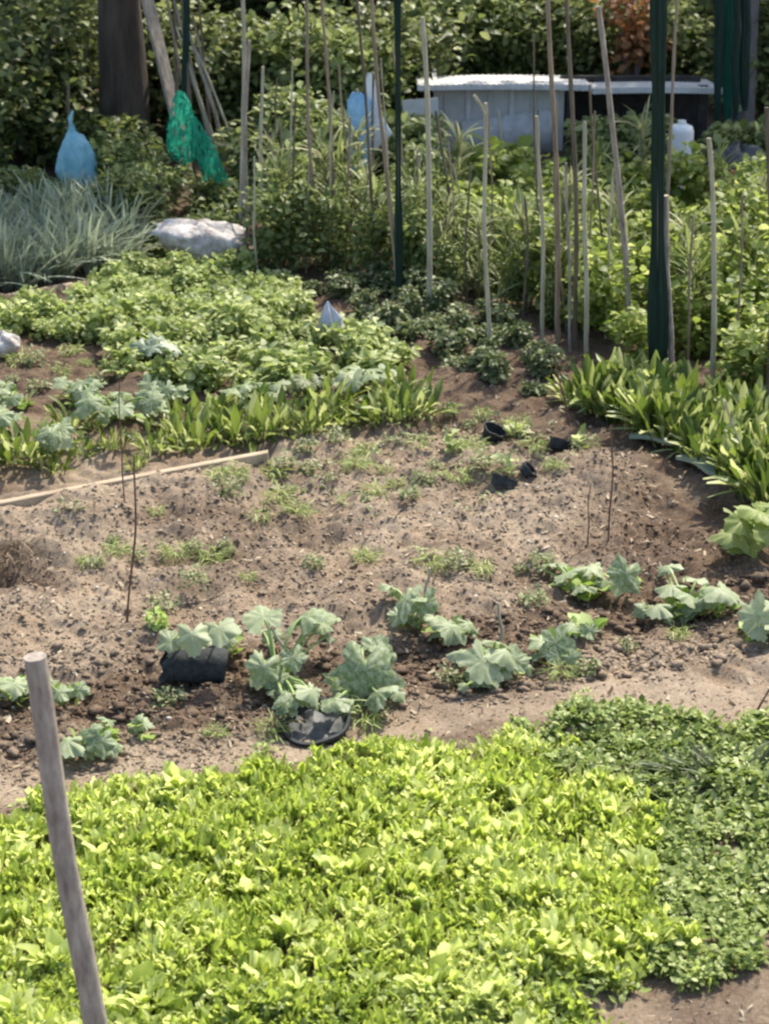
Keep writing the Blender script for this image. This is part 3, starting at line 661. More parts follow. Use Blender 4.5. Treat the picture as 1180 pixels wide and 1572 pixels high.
for i, (px, py) in enumerate(sb):
    k = i % 5; o = protos[k] if i < 5 else copy_tree(protos[k]); p = Gs(px, py); o.location = p; o.rotation_euler = (0, 0, i); s = random.uniform(.85, 1.2); o.scale = (s, s, s * (.8 if py > 530 else 1.05))
    tag(o, 'sunlit yellow-green bean plant among the canes on the right', 'bean plant', 'bean plants among the canes on the right')
bush('broadleaf_plant', 755, 345, .5, .62, M['sunny'], 'round', 600, (.06, .15), 'plant with large sunlit yellow-green leaves in front of the grey shed', 'leafy plant', None, .5)
bush('broadleaf_plant', 700, 375, .28, .5, M['sunny'], 'round', 200, (.08, .15), 'smaller sunlit leafy plant left of the large-leaved one', 'leafy plant', None, .5)
# dim plants between the thin canes
tm = []
for k in range(4):
    r_ = empty('tomato_plant'); tm.append(r_)
    bush_mesh('foliage', M['shrub'], 'oval', 480, .26, 1.0, (.05, .11), .5, .28, 10, r_, .05)
    MB().tube([(0, 0, -.03), (.02, 0, .5), (-.01, .01, .95)], [.009, .007, .004], 6).build('stem', M['stalk'], r_, tint=.3)
ts_ = [(420, 410), (470, 420), (520, 415), (570, 430), (630, 440), (690, 455), (450, 385), (500, 380), (550, 385), (600, 395), (650, 410), (700, 420), (740, 450), (790, 480), (840, 505), (480, 350), (540, 350), (610, 360), (670, 375)]
for i, (px, py) in enumerate(ts_):
    o = tm[i] if i < 4 else copy_tree(tm[i % 4]); p = Gs(px, py); o.location = p; o.rotation_euler = (0, 0, i * 1.9); s = random.uniform(.6, .9) * (.6 if py > 440 else 1); o.scale = (s, s, s)
    tag(o, 'loose green tomato plant growing among the thin canes', 'tomato plant', 'tomato plants among the canes in the middle')
wis = []
for k in range(4):
    r_ = empty('tall_weed'); wis.append(r_)
    mt_ = M['dry_weed'] if k % 2 else M['shrub']
    Lw = Leaves(); nn_ = 90; zz_ = rng.random(nn_) * .75; Lw.add('strap', np.stack([rng.normal(0, .03, nn_) + .1 * zz_, rng.normal(0, .03, nn_), zz_], 1), U(0, TAU, nn_), U(R(35), R(85), nn_), rng.normal(0, .3, nn_), U(.12, .34, nn_), U(.1, .9, nn_), U(.6, 1.3, nn_))
    Lw.build('leaves', mt_, r_)
    mb = MB(); mb.tube([(0, 0, -.03), (.03, 0, .35), (.09, 0, .8)], [.007, .006, .003], 6); mb.build('stem', M['cane_brown'], r_)
wp_ = [(420, 400), (445, 395), (475, 405), (505, 400), (530, 395), (555, 410), (590, 415), (625, 425), (645, 430), (675, 440), (710, 450), (735, 465), (775, 470), (810, 480), (845, 490), (880, 500), (920, 500), (945, 480), (990, 470), (1040, 500), (1070, 520), (1110, 500), (1150, 500), (860, 400), (760, 400), (700, 360), (620, 370), (560, 350), (480, 350), (430, 345), (900, 360), (985, 340), (1100, 350), (1160, 400)]
for i, (px, py) in enumerate(wp_):
    o = wis[i] if i < 4 else copy_tree(wis[i % 4]); o.location = Gs(px, py); o.rotation_euler = (0, 0, i * 2.7); s_ = random.uniform(.6, 1.05); o.scale = (s_, s_, s_ * random.uniform(.9, 1.2))
    tag(o, 'tall wispy half-dry weed growing up among the canes', 'tall weed', 'tall weeds among the canes')
for i, (px, py, lb) in enumerate(((645, 345, 'reddish dry plant at the foot of the pale cane'), (1150, 345, 'rust-coloured dry plant at the right edge'), (1105, 335, 'rust-coloured dry plant right of the white container'), (910, 250, 'small patch of orange foliage beside the shed post'))):
    bush('dry_plant', px, py, .26, .35, M['rust_leaf'], 'oval', 260, (.05, .1), lb, 'dry plant', 'rusty dry plants', .5, 5)

# ------------------------------------------------------------------ POLES, CANES
def pole(name, base, top, r0, r1, m, label, cat, group, bend=.02, nodes=True, knots=0, Y=None, seg=8):
    b = Gs(*base) if Y is None else Vector(P(base[0], base[1], Y))
    t = P(top[0], top[1], b.y + .02)
    n = 14; mb = MB(); pts = []; rad = []
    bx, by = random.uniform(-bend, bend), random.uniform(-bend, bend)
    ph = random.random() * 6
    for i in range(n + 1):
        u = i / n; p = b.lerp(t, u) - b
        p += Vector((bx * math.sin(math.pi * u) + .004 * math.sin(9 * u + ph), by * math.sin(math.pi * u), 0)) * (1 if i else 0)
        if i == 0: p.z -= .05
        pts.append(p); rad.append(r0 + (r1 - r0) * u + (.0018 if nodes and i % 3 == 1 else 0) + random.uniform(-.0006, .0006))
    mb.tube(pts, rad, seg)
    root = mb.build(name, M[m]); root.location = b
    tag(root, label, cat, group)
    return root
G1 = 'garden canes and poles'
pole('leaning_pole', (168, 1700), (52, 1008), .038, .033, 'wood', 'thick weathered wooden pole leaning at the left of the lettuce bed', 'wooden pole', None, .01, False, seg=20)
cn = [
 ((366, 372), (371, -40), .018, .014, 'bamboo', 'tall pale cane just right of the leaning bundle, running out of the picture'),
 ((380, 372), (382, 62), .016, .014, 'wood', 'grey stake with a broken top close beside the tall pale cane'),
 ((408, 400), (403, 102), .014, .011, 'bamboo', 'short pale cane right of the broken-topped stake'),
 ((395, 425), (391, 240), .008, .006, 'bamboo', 'thin short cane behind the white sack'),
 ((452, 410), (455, 150), .008, .006, 'cane_dark', 'thin dark cane standing alone left of the brown pair'),
 ((488, 405), (470, -40), .014, .010, 'cane_brown', 'brown cane leaning left, left one of the brown pair'),
 ((520, 400), (492, -40), .014, .010, 'cane_brown', 'brown cane leaning left, right one of the brown pair'),
 ((540, 410), (538, 180), .009, .007, 'cane_brown', 'thin brown cane left of the blue and white sheet'),
 ((578, 425), (545, -40), .012, .009, 'cane_dark', 'dark cane crossing the blue part of the hanging sheet'),
 ((615, 470), (567, -40), .015, .011, 'cane_brown', 'leaning knotty cane just left of the dark green post'),
 ((657, 482), (648, 26), .020, .015, 'bamboo', 'pale cane with a bare top standing left of the shed'),
 ((697, 410), (668, 170), .013, .010, 'cane_dark', 'dark short cane leaning left in front of the shed'),
 ((832, 527), (823, 178), .013, .011, 'bamboo', 'short pale cane in front of the lower corner of the shed'),
 ((856, 527), (837, -40), .018, .013, 'cane_brown', 'tall brown cane right of the shed wall'),
 ((882, 535), (866, -40), .016, .012, 'cane_dark', 'tall dark knotty cane beside the tall brown one'),
 ((900, 550), (896, 186), .015, .012, 'bamboo', 'short pale cane with a reddish top right of the dark knotty one'),
 ((967, 530), (917, 10), .021, .015, 'wood', 'grey pole leaning left with its top just inside the picture'),
 ((1031, 592), (1020, 300), .020, .018, 'wood', 'grey wooden stake tied against the dark green post'),
 ((1022, 400), (1042, -40), .013, .010, 'cane_brown', 'thin twisted branch leaning right behind the dark green post'),
 ((1090, 597), (1087, 212), .016, .014, 'bamboo', 'straight pale stake standing alone near the right edge'),
 ((1177, 610), (1175, 165), .016, .014, 'cane_dark', 'thin greenish stake at the right edge of the picture'),
 ((430, 380), (425, 120), .006, .005, 'cane_dark', 'very thin dark stick behind the short pale cane'),
 ((560, 400), (520, 100), .008, .006, 'cane_brown', 'slender brown stick leaning left beside the hanging sheet'),
 ((760, 330), (765, 170), .008, .007, 'bamboo', 'small pale stick right of the forked cane'),
 ((940, 480), (905, 130), .008, .006, 'cane_dark', 'slender dark stick behind the leaning grey pole'),
]
cn += [((600, 385), (585, 90), .007, .005, 'bamboo', 'thin pale cane just behind the leaning knotty cane'),
 ((632, 420), (640, 230), .007, .006, 'cane_brown', 'short brown stick between the slim netted post and the bare-topped cane'),
 ((510, 415), (512, 140), .006, .005, 'bamboo', 'very thin pale cane between the brown pair and the hanging sheet'),
 ((470, 420), (480, 200), .006, .005, 'cane_brown', 'short brown stick right of the lone thin dark cane'),
 ((800, 500), (806, 300), .007, .006, 'cane_dark', 'short dark stick left of the short pale cane at the shed corner'),
 ((930, 520), (940, 260), .008, .006, 'bamboo', 'thin pale cane between the red-topped cane and the grey pole'),
 ((715, 470), (722, 250), .007, .006, 'cane_dark', 'short dark stick left of the forked cane'),
 ((875, 540), (868, 250), .010, .008, 'wood', 'grey stick between the tall dark cane and the red-topped one'),
 ((1055, 560), (1062, 330), .008, .007, 'cane_brown', 'short brown stick right of the tied grey stake'),
 ((1130, 560), (1140, 300), .007, .006, 'cane_brown', 'short brown stick right of the lone pale stake')]
for b_, t_, r0, r1, m_, lb in cn:
    pole('garden_stake' if m_ == 'wood' else 'garden_cane', b_, t_, r0, r1, m_, lb, 'cane' if m_ != 'wood' else 'stake', G1, .03)
for i in range(16):
    x = 425 + i * 32 + random.uniform(-10, 10); yb = 385 + max(0, x - 560) * .35 + random.uniform(-15, 15); lean = random.uniform(-22, 14)
    pole('garden_stick', (x, yb), (x + lean, random.uniform(40, 300)), random.uniform(.005, .009), .005, random.choice(('cane_dark', 'cane_brown', 'bamboo', 'cane_brown')),
         'thin crooked stick in the tangle of weeds behind the taller canes', 'stick', 'thin sticks in the tangle behind the canes', .06)
# forked cane
r_ = pole('garden_cane', (752, 548), (745, 158), .014, .011, 'bamboo', 'pale cane with a forked top in front of the shed', 'cane', G1, .02)
tb = P(745, 175, r_.location.y) - r_.location
MB().tube([tb, P(736, 158, r_.location.y) - r_.location, P(727, 146, r_.location.y) - r_.location], [.009, .01, .011], 7).build('fork', M['bamboo'], r_)
# thin twigs on the plot
tw = [((194, 955), (207, 700), .006, .004, 'twig', 'thin red-brown stick standing in the bare soil on the left'),
      ((932, 835), (938, 655), .005, .004, 'twig', 'thin rusty stick on the right slope of the mound'),
      ((903, 835), (906, 742), .004, .003, 'twig', 'short rusty stick at the front of the mound'),
      ((876, 655), (850, 545), .006, .004, 'twig', 'bent reddish stick behind the mound'),
      ((1140, 1112), (1186, 1040), .006, .004, 'twig', 'dark twig leaning out of the soil at the right edge'),
      ((1158, 757), (1112, 615), .006, .005, 'bamboo', 'pale thin stick leaning among the chard'),
      ((195, 790), (185, 570), .004, .003, 'twig', 'very thin stalk among the pale squash leaves')]
for b_, t_, r0, r1, m_, lb in tw:
    pole('stick', b_, t_, r0, r1, m_, lb, 'stick', 'thin sticks', .02, False)
# pale stalks standing in the squash
for (b_, t_, lb) in (((455, 1045), (418, 965), 'bright green cut stalk rising from the squash behind the round pot'), ((652, 925), (660, 872), 'dry pale stalk rising from the torn squash leaf'), ((768, 985), (762, 925), 'dry thin stalk above the fan-leaved squash')):
    o = pole('cut_stalk', b_, t_, .009, .006, 'bamboo', lb, 'stalk', 'cut stalks', .01, False)

# dark green net posts
def net_post(px, pyb, pxt, pyt, r, label, flare):
    b = Gs(px, pyb); t = P(pxt, pyt, b.y); root = empty('net_post', b); tag(root, label, 'net post', 'posts wrapped in dark green netting')
    MB().tube([(0, 0, -.05), (t - b) * .5, t - b + Vector((0, 0, .1))], r * .5, 10).build('post', M['cane_dark'], root)
    v = []; seg = 36; n = 26; ph = [random.random() * 6 for _ in range(4)]
    for i in range(n + 1):
        u = i / n; c = (t - b) * (.005 + .97 * u)
        rr = r * (1 + flare * math.exp(-((u - .18) / .2) ** 2) + .18 * math.sin(7 * u + ph[0]) + .1 * math.sin(17 * u + ph[1]))
        for k in range(seg):
            th = TAU * k / seg
            q_ = rr * (.8 + .2 * math.sin(7 * th + ph[2] + u * 3) + .1 * math.sin(11 * th - u * 5))
            v.append((c.x + q_ * math.cos(th), c.y + q_ * math.sin(th) * .8, c.z))
    f = [(i * seg + k, i * seg + (k + 1) % seg, (i + 1) * seg + (k + 1) % seg, (i + 1) * seg + k) for i in range(n) for k in range(seg)]
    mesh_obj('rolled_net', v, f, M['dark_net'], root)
net_post(612, 470, 610, -60, .022, 'slim post wrapped in dark green netting in the middle of the canes', .1)
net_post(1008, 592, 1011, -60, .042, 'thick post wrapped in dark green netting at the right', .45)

# ------------------------------------------------------------------ BAGS, SHEETS, CONTAINERS
def folded_bag(name, pts, Y, ph0, m, label, cat, folds=7, depth=.7, parent=None, amp=.12):
    """pts: (py, left px, right px) rows down the outline; a closed folded surface with real depth"""
    rows = [(P(l, y, Y), P(r2, y, Y)) for y, l, r2 in pts]; base = (rows[-1][0] + rows[-1][1]) / 2
    fine = []
    for i in range(len(rows) - 1):
        for s_ in range(4):
            u = s_ / 4; fine.append((rows[i][0].lerp(rows[i + 1][0], u), rows[i][1].lerp(rows[i + 1][1], u)))
    fine.append(rows[-1]); seg = 40; v = []
    for i, (l, r2) in enumerate(fine):
        c = (l + r2) / 2; hw = (r2 - l).length / 2
        for k in range(seg):
            th = TAU * k / seg; q_ = hw * (1 - amp + amp * math.sin(folds * th + ph0 + i * .12) * (.6 + .4 * math.sin(3 * th + i * .3)) + .07 * math.sin(2 * th + i * .35 + ph0) + random.gauss(0, .03))
            v.append((c.x + q_ * math.cos(th) - base.x, q_ * math.sin(th) * depth, c.z - base.z + random.gauss(0, .003)))
    n = len(fine)
    f = [(i * seg + k, i * seg + (k + 1) % seg, (i + 1) * seg + (k + 1) % seg, (i + 1) * seg + k) for i in range(n - 1) for k in range(seg)]
    f += [tuple(range(seg)), tuple((n - 1) * seg + k for k in range(seg))[::-1]]
    o = mesh_obj(name, v, f, m, parent)
    if parent is None: o.location = base; tag(o, label, cat)
    return o, base
o, b_ = folded_bag('hanging_bag', [(188, 107, 112), (202, 104, 117), (209, 98, 130), (222, 92, 142), (242, 87, 150), (264, 85, 153), (280, 89, 148), (289, 98, 138)], 16.7, 1, M['blue_bag'], 'light blue plastic bag tied at the neck, hanging in front of the dark hedge', 'bag', 6)
MB().tube([P(110, 195, 16.7) - b_, P(108, 182, 16.7) - b_, P(112, 170, 16.7) - b_], [.012, .02, .008], 7).build('knot', M['blue_bag'], o)
pole('garden_cane', (106, 322), (106, 130), .012, .010, 'cane_dark', 'dark stick holding up the light blue bag', 'cane', G1, .01)
folded_bag('net_bundle', [(140, 272, 282), (155, 263, 292), (175, 257, 300), (200, 256, 303), (225, 257, 306), (243, 262, 304), (252, 276, 292)], 17.0, 2, M['green_net'], 'bright green net bundle hung below the leaning plank', 'net', 9, .5)
folded_bag('draped_net', [(180, 292, 302), (200, 292, 314), (225, 296, 330), (248, 300, 342), (270, 308, 352), (292, 322, 358)], 16.9, 0, M['green_net'], 'green netting trailing down to the right from the green bundle', 'net', 11, .4)
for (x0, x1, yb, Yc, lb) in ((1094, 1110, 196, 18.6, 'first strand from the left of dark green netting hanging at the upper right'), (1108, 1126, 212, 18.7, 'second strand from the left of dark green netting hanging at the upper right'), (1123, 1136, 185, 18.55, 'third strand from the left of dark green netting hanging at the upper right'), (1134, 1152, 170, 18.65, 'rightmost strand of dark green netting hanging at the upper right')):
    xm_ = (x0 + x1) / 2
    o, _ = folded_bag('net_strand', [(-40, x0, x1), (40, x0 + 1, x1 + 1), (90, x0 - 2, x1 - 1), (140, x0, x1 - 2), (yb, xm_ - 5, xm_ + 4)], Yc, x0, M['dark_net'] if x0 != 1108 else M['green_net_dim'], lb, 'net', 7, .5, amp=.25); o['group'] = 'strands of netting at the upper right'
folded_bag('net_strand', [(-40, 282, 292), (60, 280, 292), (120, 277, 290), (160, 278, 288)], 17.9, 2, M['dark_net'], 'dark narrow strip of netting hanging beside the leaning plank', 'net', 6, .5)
# blue + white sheet
r_ = empty('hanging_sheet', P(570, 250, 16.9)); tag(r_, 'light blue and white plastic sheets hung from the tip of a cane', 'plastic sheet')
def rel(o_, base): o_.location = base - r_.location
o, b_ = folded_bag('blue_sheet', [(142, 540, 554), (155, 532, 568), (190, 530, 572), (220, 531, 574), (245, 535, 570), (264, 542, 562)], 16.9, 1, M['blue_cloth'], None, None, 8, .35, r_); rel(o, b_)
o, b_ = folded_bag('white_sheet', [(112, 564, 570), (128, 560, 578), (150, 562, 584), (180, 563, 588), (205, 564, 604), (228, 566, 580)], 16.95, 3, M['white_cloth'], None, None, 6, .35, r_); rel(o, b_)
pole('garden_cane', (570, 335), (572, 112), .010, .008, 'cane_dark', 'dark cane carrying the blue and white sheets', 'cane', G1, .01)
# white sack on the ground
def lumpy(name, px, py, size, m, label, cat, shape, seed=0, rz=0.0, z0=0):
    b = Gs(px, py); ns, nr = 36, 18; v = []; r2 = np.random.default_rng(seed); ph = r2.random(8) * 6
    for i in range(nr + 1):
        ph_ = math.pi * i / nr
        for k in range(ns):
            th = TAU * k / ns
            d = Vector((math.sin(ph_) * math.cos(th), math.sin(ph_) * math.sin(th), math.cos(ph_)))
            rr = 1 + .10 * math.sin(3 * th + ph[0] + 2 * ph_) + .08 * math.sin(5 * th + ph[1] - 3 * ph_) + .09 * abs(math.sin(4.5 * th + ph[2] + 4 * ph_)) - .08 * abs(math.sin(3 * th - ph[3] + 6 * ph_)) + r2.normal(0, .02)
            v.append(shape(d, rr, size))
    f = [(i * ns + k, (i + 1) * ns + k, (i + 1) * ns + (k + 1) % ns, i * ns + (k + 1) % ns) for i in range(nr) for k in range(ns)]
    o = mesh_obj(name, v, f, m); o.location = b + Vector((0, 0, z0)); o.rotation_euler = (0, 0, rz); tag(o, label, cat); return o
def sackshape(d, rr, s):
    x, y, z = d.x * rr * s[0], d.y * rr * s[1], d.z * rr * s[2]
    z = max(z, -s[2] * .85); sq = 1 - .45 * max(0, -z / s[2]) * 1.0
    x *= sq; x += .12 * s[0] * (z / s[2])* -1 * 0
    if d.x < -.3: z += (-.3 - d.x) * s[2] * .9; y *= .8
    return (x, y, z + s[2] * .85)
lumpy('white_sack', 308, 408, (.34, .24, .15), M['sack'], 'crumpled white woven sack lying full on the ground behind the green plants', 'sack', sackshape, 4, .1, .05)
def teepee(d, rr, s):
    z = d.z; t = (z + 1) / 2; w_ = (1 - .8 * t ** 1.3) * rr * rr * (1 + .22 * math.sin(4 * math.atan2(d.y, d.x) + 2 * t))
    return (d.x * w_ * s[0] * 1.1, d.y * w_ * s[1], t * s[2] * 2)
lumpy('plastic_cover', 504, 530, (.085, .08, .15), M['grey_bag'], 'small grey-blue plastic bag draped as a pointed cover among the plants', 'bag', teepee, 5)
lumpy('plastic_bag', 4, 545, (.12, .1, .08), M['sack'], 'small crumpled white plastic bag on the ground at the left edge', 'bag', sackshape, 6)
# white container on the right
b_ = G(1040, 300); b_.z = 0; hh = .62
r_ = empty('plastic_container', b_); tag(r_, 'upright white plastic container standing behind the thick green post', 'container')
prof = [(.10, 0), (.105, .02), (.108, hh * .5), (.105, hh * .88), (.09, hh * .95), (.05, hh * .98)]
mb = MB(); mb.tube([(0, 0, z) for _, z in prof], [r2 for r2, _ in prof], 20); mb.build('body', M['white_plastic'], r_)
MB().tube([(0, 0, hh * .98), (0, 0, hh * 1.03)], .035, 14).build('lid', M['white_plastic'], r_)
# grey tarp heap
lumpy('tarpaulin_heap', 1130, 300, (.28, .2, .2), M['grey_plastic'], 'dark grey tarpaulin heap right of the white container', 'tarpaulin', lambda d, rr, s: (d.x * rr * s[0], d.y * rr * s[1], max(0, d.z * rr * s[2] + .1) + .12), 8)

# black pots
def pot(px, py, rt, rb, h, label, tilt=(0, 0), m='black_plastic', fill=True, crush=0.0, zoff=0, rough=.01):
    b = Gs(px, py); root = empty('plant_pot', b + Vector((0, 0, zoff))); tag(root, label, 'plant pot', 'black plastic plant pots')
    root.rotation_euler = (R(tilt[0]), R(tilt[1]), random.random())
    prof = [(rb * .3, 0), (rb, 0), (rb + (rt - rb) * .45, h * .45), (rt * .97, h * .84), (rt * 1.06, h * .85), (rt * 1.07, h), (rt * .97, h * 1.0), (rt * .95, h * .82), (rb * .93, h * .12), (rb * .3, h * .10)]
    seg = 36; v = []; ph = random.random() * 6
    for i, (r2, z) in enumerate(prof):
        for k in range(seg):
            th = TAU * k / seg; c = 1 - crush * (.5 + .5 * math.sin(2 * th + ph)) * z / h - crush * .15 * math.sin(5 * th + ph) * z / h
            v.append((r2 * c * math.cos(th), r2 * c * math.sin(th), z + crush * .12 * h * math.sin(5 * th + ph) * z / h))
    n = len(prof)
    f = [(i * seg + k, i * seg + (k + 1) % seg, (i + 1) * seg + (k + 1) % seg, (i + 1) * seg + k) for i in range(n - 1) for k in range(seg)]
    f.append(tuple(range(seg))[::-1]); f.append(tuple((n - 1) * seg + k for k in range(seg)))
    mesh_obj('pot_body', v, f, M[m], root).data.set_sharp_from_angle(angle=R(40))
    if fill:
        v = [(0, 0, h * .72)] + [(rt * .93 * u * math.cos(TAU * k / 24), rt * .93 * u * math.sin(TAU * k / 24), h * .66 + random.uniform(-.003, .006)) for u in (.33, .66, 1) for k in range(24)]
        v = [(x, y, z + .012 * math.sin(x * 60 + 1) + .01 * math.sin(y * 75 + x * 30)) for x, y, z in v]
        f = [(0, 1 + k, 1 + (k + 1) % 24) for k in range(24)] + [(1 + j * 24 + k, 25 + j * 24 + k, 25 + j * 24 + (k + 1) % 24, 1 + j * 24 + (k + 1) % 24) for j in range(2) for k in range(24)]
        mesh_obj('crumpled_liner', v, f, M['grey_plastic'], root)
    return root
pot(487, 1122, .155, .10, .12, 'round dusty black pot sunk in the soil in front of the squash', (8, -6), 'black_plastic', True, .12, -.055)
pot(345, 1042, .10, .085, .27, 'crumpled black pot lying on its side under dark squash leaves', (0, -78), 'black_plastic', False, .35, .06)
pot(752, 672, .07, .05, .07, 'small black pot tipped towards the path corner', (25, 15), 'black_plastic', False, .2)
pot(858, 688, .08, .06, .055, 'small black pot just behind the soil mound', (-10, 20), 'black_plastic', False, .3)
pot(772, 748, .08, .07, .06, 'small black pot half buried in front of the seedlings', (0, 25), 'black_plastic', False, .35)
pot(805, 728, .06, .05, .05, 'smallest black pot at the left foot of the mound', (20, 40), 'black_plastic', False, .3)
# pale boards by the chard
for (a_, c_, lb) in (((965, 680), (1050, 690), 'narrow grey-green board lying below the chard, the further one'), ((1040, 712), (1115, 735), 'narrow grey-green board lying below the chard, the nearer one')):
    p0, p1 = Gs(*a_), Gs(*c_); d = p1 - p0; ang = math.atan2(d.y, d.x)
    v = []; nn = 12
    for i in range(nn + 1):
        t = i / nn; wd = .045 * (1 + .25 * math.sin(5 * t + a_[0])) * (.5 + .5 * min(1, 4 * t, 4 * (1 - t)))
        for s_, zz in ((-1, 0), (1, 0), (1, .022), (-1, .022)): v.append((d.length * t, s_ * wd + .012 * math.sin(6 * t), zz + .012 * math.sin(4 * t)))
    f = [(i * 4 + k, i * 4 + (k + 1) % 4, (i + 1) * 4 + (k + 1) % 4, (i + 1) * 4 + k) for i in range(nn) for k in range(4)] + [(3, 2, 1, 0), tuple(nn * 4 + k for k in range(4))]
    o = mesh_obj('board', v, f, M['leek'], None, np.full(len(v), .9), False); o.location = p0 + Vector((0, 0, .03)); o.rotation_euler = (0, 0, ang); tag(o, lb, 'board', 'boards below the chard')

# ------------------------------------------------------------------ LEANING BUNDLE ON THE LEFT
def plank(a_, c_, Y, w_, th, m, label):
    p0, p1 = P(*a_, Y), P(*c_, Y + .3); d = p1 - p0
    rot = d.to_track_quat('Z', 'Y').to_matrix()
    mb = MB(); mb.box(rot @ Vector((0, 0, d.length / 2)), (w_, th, d.length), rot); o = mb.build('plank', M[m]); o.location = p0
    tag(o, label, 'plank', 'planks leaning at the left'); return o
plank((300, 300), (222, -20), 18.1, .13, .03, 'wood', 'wide grey plank leaning left above the green net bundle')
for (a_, c_, rr, m_, lb) in (((362, 290), (284, 30), .015, 'wood', 'pale leaning pole at the right side of the bundle'), ((352, 300), (280, 60), .012, 'bamboo', 'pale leaning pole in the middle of the bundle'), ((345, 310), (290, 110), .010, 'cane_brown', 'brown leaning pole low in the bundle'),
                             ((340, 290), (262, -20), .013, 'wood', 'grey leaning pole just right of the wide plank'), ((356, 280), (296, 20), .011, 'cane_brown', 'brown leaning pole that crosses the top of the bundle'), ((330, 300), (300, -40), .012, 'cane_dark', 'dark pole nearly upright in the bundle'),
                             ((348, 270), (270, 40), .009, 'bamboo', 'thinnest pale pole of the bundle, crossing low'), ((318, 300), (252, -20), .012, 'cane_brown', 'brown pole leaning parallel to the wide plank'),
                             ((300, 300), (277, -40), .018, 'cane_dark', 'dark upright pole behind the bundle'), ((280, 300), (268, -40), .016, 'cane_dark', 'dark upright pole left of the bundle'), ((372, 260), (300, 75), .010, 'bamboo', 'thin outer pole at the right of the bundle')):
    pole('bundled_pole', a_, (c_[0], c_[1]), rr, rr * .85, m_, lb, 'pole', 'poles leaning in a bundle at the left', .02, True, 0, 17.9)

# ------------------------------------------------------------------ SHED
shY = G(800, 236).y
def S(px, py, y=shY): return P(px, py, y)
r_ = empty('garden_shed', (S(850, 225).x, shY + .6, 0)); tag(r_, 'low grey garden shed with a pale flat roof behind the canes', 'shed')
o0 = Vector(r_.location)
xl, xr = S(665, 170).x, S(1085, 170).x; ztop = S(700, 132).z; zb = -.05
def part_box(name, x0, x1, y0, y1, z0, z1, m):
    mb = MB(); mb.box(((x0 + x1) / 2 - o0.x, (y0 + y1) / 2 - o0.y, (z0 + z1) / 2), (x1 - x0, y1 - y0, z1 - z0)); return mb.build(name, M[m], r_, False)
xm = S(865, 170).x
part_box('wall', xl, xm, shY, shY + .04, zb, ztop, 'shed_wall')
part_box('wall', xl, xl + .04, shY + .043, shY + 1.3, zb, ztop, 'shed_wall')
part_box('wall', xm + .003, xr, shY + .5, shY + .54, zb, ztop, 'dark')  # dark panel standing in for the shade inside the open side
part_box('post', xm + .02, xm + .10, shY - .03, shY + .06, zb, ztop, 'dark')
part_box('post', xr - .09, xr, shY - .03, shY + .06, zb, ztop, 'dark')
zs = S(760, 172).z
# wavy lower sheet
v = []; nn = 60; xs0, xs1 = S(708, 200).x - o0.x, S(846, 200).x - o0.x
for i in range(nn + 1):
    u = i / nn; x = xs0 + (xs1 - xs0) * u; yy = shY - .05 - o0.y + .006 * math.sin(u * 37) + .006 * math.sin(u * 21)
    zt = zs - .08 + .12 * u + .004 * math.sin(u * 31)
    for yo, z in ((0, -.03), (0, zt), (.012, zt), (.012, -.03)): v.append((x, yy + yo, z))
f = [(i * 4 + k, i * 4 + (k + 1) % 4, (i + 1) * 4 + (k + 1) % 4, (i + 1) * 4 + k) for i in range(nn) for k in range(4)] + [(3, 2, 1, 0), tuple(nn * 4 + k for k in range(4))]
mesh_obj('plastic_sheet', v, f, M['shed_sheet'], r_)
for k in range(6):
    xk = xl + .12 + (xm - xl - .2) * k / 5; part_box('batten', xk - .02, xk + .02, shY - .018, shY - .001, zb, ztop - .005, 'shed_roof' if k % 2 else 'shed_wall')
# corrugated roof, sagging a little
def roof(x0, x1, zf, name):
    v = []; nn = 160
    for i in range(nn + 1):
        u = i / nn; x = x0 + (x1 - x0) * u - o0.x; zz = zf - .012 * (2 * u - 1) ** 2 + .003 * math.sin(u * 190)
        for yy, dz in ((-.18, 0), (.9, -.10), (.9, -.06), (-.18, .05)): v.append((x, shY + yy - o0.y, zz + dz))
    f = [(i * 4 + k, i * 4 + (k + 1) % 4, (i + 1) * 4 + (k + 1) % 4, (i + 1) * 4 + k) for i in range(nn) for k in range(4)] + [(3, 2, 1, 0), tuple(nn * 4 + k for k in range(4))]
    mesh_obj(name, v, f, M['shed_roof'], r_, smooth=False)
roof(S(640, 130).x, S(905, 130).x, ztop + .0, 'roof')
roof(S(906, 130).x, S(1105, 130).x, ztop - .03, 'roof')
# grey drum/box at its left
p0, p1 = G(628, 262), G(672, 258); hh = .62
rot = Matrix.Rotation(math.atan2((p1 - p0).y, (p1 - p0).x), 3, 'Z') @ Matrix.Rotation(R(-9), 3, 'X')
mb = MB(); mb.box(rot @ Vector((0, 0, hh / 2)), ((p1 - p0).length + .06, .02, hh), rot); mb.box(rot @ Vector((0, -.014, hh * .8)), ((p1 - p0).length, .012, .04), rot)
o = mb.build('grey_board', M['shed_wall'], None, False); o.location = (p0 + p1) / 2; tag(o, 'grey board leaning upright at the left end of the shed', 'board')

